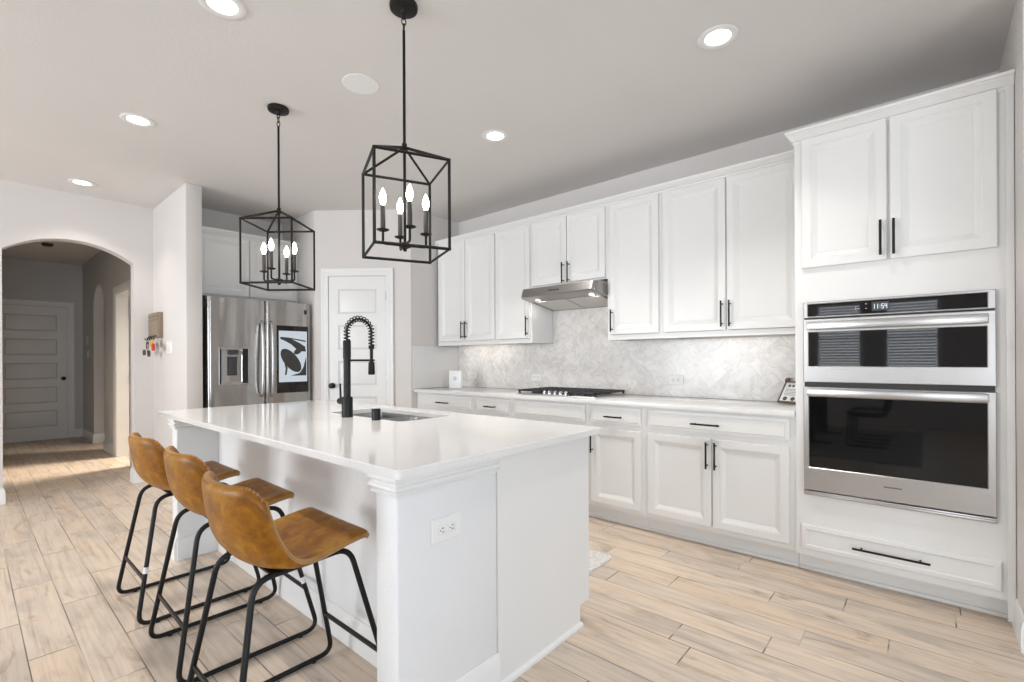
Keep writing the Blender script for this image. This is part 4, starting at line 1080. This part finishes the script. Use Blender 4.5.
sb = thing('speaker_panel', 'square white speaker panel with a round grey mark standing on the left worktop corner', 'speaker', (-3.74, 3.40, 0.918), R(12), local=True)
b = B(); box(b, -0.078, 0.078, -0.016, 0.016, 0.0005, 0.188, 0.006, 3); bd = part('body', b, 'plate', sb)
b = B(); lathe(b, [(0, -0.0168), (0.024, -0.0168), (0.024, -0.0155), (0, -0.0155)], (0.0, 0, 0.105), 'y', 24); part('round_mark', b, 'grey', bd, None)
rs = thing('recipe_stand', 'small framed recipe card on a white easel beside the oven tower', 'card stand', (-0.684, 3.563, 0.9185), R(-25), local=True)
tl = R(-33)
def tilt(bm): bmesh.ops.transform(bm, matrix=Matrix.Translation((0, 0, 0.004)) @ Matrix.Rotation(tl, 4, 'X'), verts=bm.verts); return bm
b = B(); W2, HH = 0.085, 0.165
for (a0, a1, c0, c1) in ((-W2, W2, 0, 0.012), (-W2, W2, HH - 0.010, HH), (-W2, -W2 + 0.008, 0, HH), (W2 - 0.008, W2, 0, HH)): box(b, a0, a1, -0.008, 0.004, c0, c1, 0.001)
part('frame', tilt(b), 'brownwood', rs)
b = B(); box(b, -W2 + 0.006, W2 - 0.006, -0.003, 0.002, 0.006, HH - 0.006); cdp = part('card', tilt(b), 'paper', rs, None)
b = B()
for k in range(4): box(b, -0.052 + 0.026 * k, -0.036 + 0.026 * k, -0.0042, -0.003, 0.122, 0.138)
for k in range(5): box(b, -0.06, 0.06, -0.0042, -0.003, 0.058 + 0.011 * k, 0.0605 + 0.011 * k)
for x in (-0.042, 0.012): lathe(b, [(0, -0.0044), (0.015, -0.0044), (0.015, -0.003), (0, -0.003)], (x, 0, 0.032), 'y', 14)
part('printed_marks', tilt(b), 'ink', cdp, None)
b = B(); box(b, -W2 - 0.004, -W2 + 0.020, -0.014, 0.008, HH - 0.006, HH + 0.022, 0.003); part('clip', tilt(b), 'brownwood', rs)
b = B(); box(b, -W2 - 0.012, W2 + 0.006, 0.005, 0.018, 0.013, HH + 0.004, 0.002); part('easel_back', tilt(b), 'plate', rs)
b = B(); r_ = rrect(-2.45, -1.452, 2.10, 2.612, 0.04, 5)
loft(b, [[(x, y, 0.0008) for x, y in r_], [(x, y, 0.010) for x, y in r_], [(x * 0.996 - 0.0078, (y - 2.356) * 0.99 + 2.356, 0.013) for x, y in r_]])
solo('floor_mat', b, 'mat', 'pale woven kitchen mat on the floor behind the island', 'mat', (-1.95, 2.356, 0))

# ------------------------------------------------------------------ dining corner behind the camera (mirrored in the oven glass)
b = B(); r_ = rrect(-2.7, -0.05, -3.9, -0.75, 0.02, 3)
loft(b, [[(x, y, 0.0008) for x, y in r_], [(x, y, 0.010) for x, y in r_]])
solo('area_rug', b, 'rug', 'black and white striped rug under the dining table behind the camera', 'rug', (-1.4, -2.3, 0), smooth=None)
dt = thing('dining_table', 'dark dining table on the striped rug behind the camera', 'table', (-1.35, -2.4, 0.01))
b = B(); box(b, -1.85, -0.85, -3.3, -1.5, 0.72, 0.76, 0.006); part('tabletop', b, 'darkwood', dt)
for y in (-2.95, -1.85):
    b = B(); box(b, -1.42, -1.22, y - 0.06, y + 0.06, 0.03, 0.72, 0.006); box(b, -1.62, -1.02, y - 0.05, y + 0.05, 0.0105, 0.03, 0.004); part('pedestal', b, 'darkwood', dt)
def dchair(x, y, rz, label):
    t = thing('dining_chair', label, 'chair', (x, y, 0.0105), rz, 'black dining chairs', local=True)
    b = B(); box(b, -0.22, 0.22, -0.22, 0.22, 0.42, 0.47, 0.02, 3); part('seat', b, 'darkgrey', t)
    b = B(); prism(b, [(-0.20, 0.50), (-0.17, 0.50), (-0.25, 0.88), (-0.28, 0.88)], 'x', -0.21, 0.21); part('backrest', b, 'darkgrey', t)
    for sx in (-1, 1):
        b = B(); tube(b, fillet([(0.21 * sx, -0.26, 0.80), (0.21 * sx, -0.20, 0.42), (0.21 * sx, 0.20, 0.42), (0.21 * sx, 0.22, 0.012), (0.21 * sx, -0.22, 0.012)], 0.05, 5), 0.011, 10); part('frame', b, 'black', t, 50)
    return t
dchair(-0.62, -2.0, R(90), 'black dining chair on the rug, nearest the kitchen')
dchair(-0.62, -2.8, R(90), 'black dining chair on the rug, farther from the kitchen')
dchair(-2.08, -2.3, R(-90), 'black dining chair across the dining table')
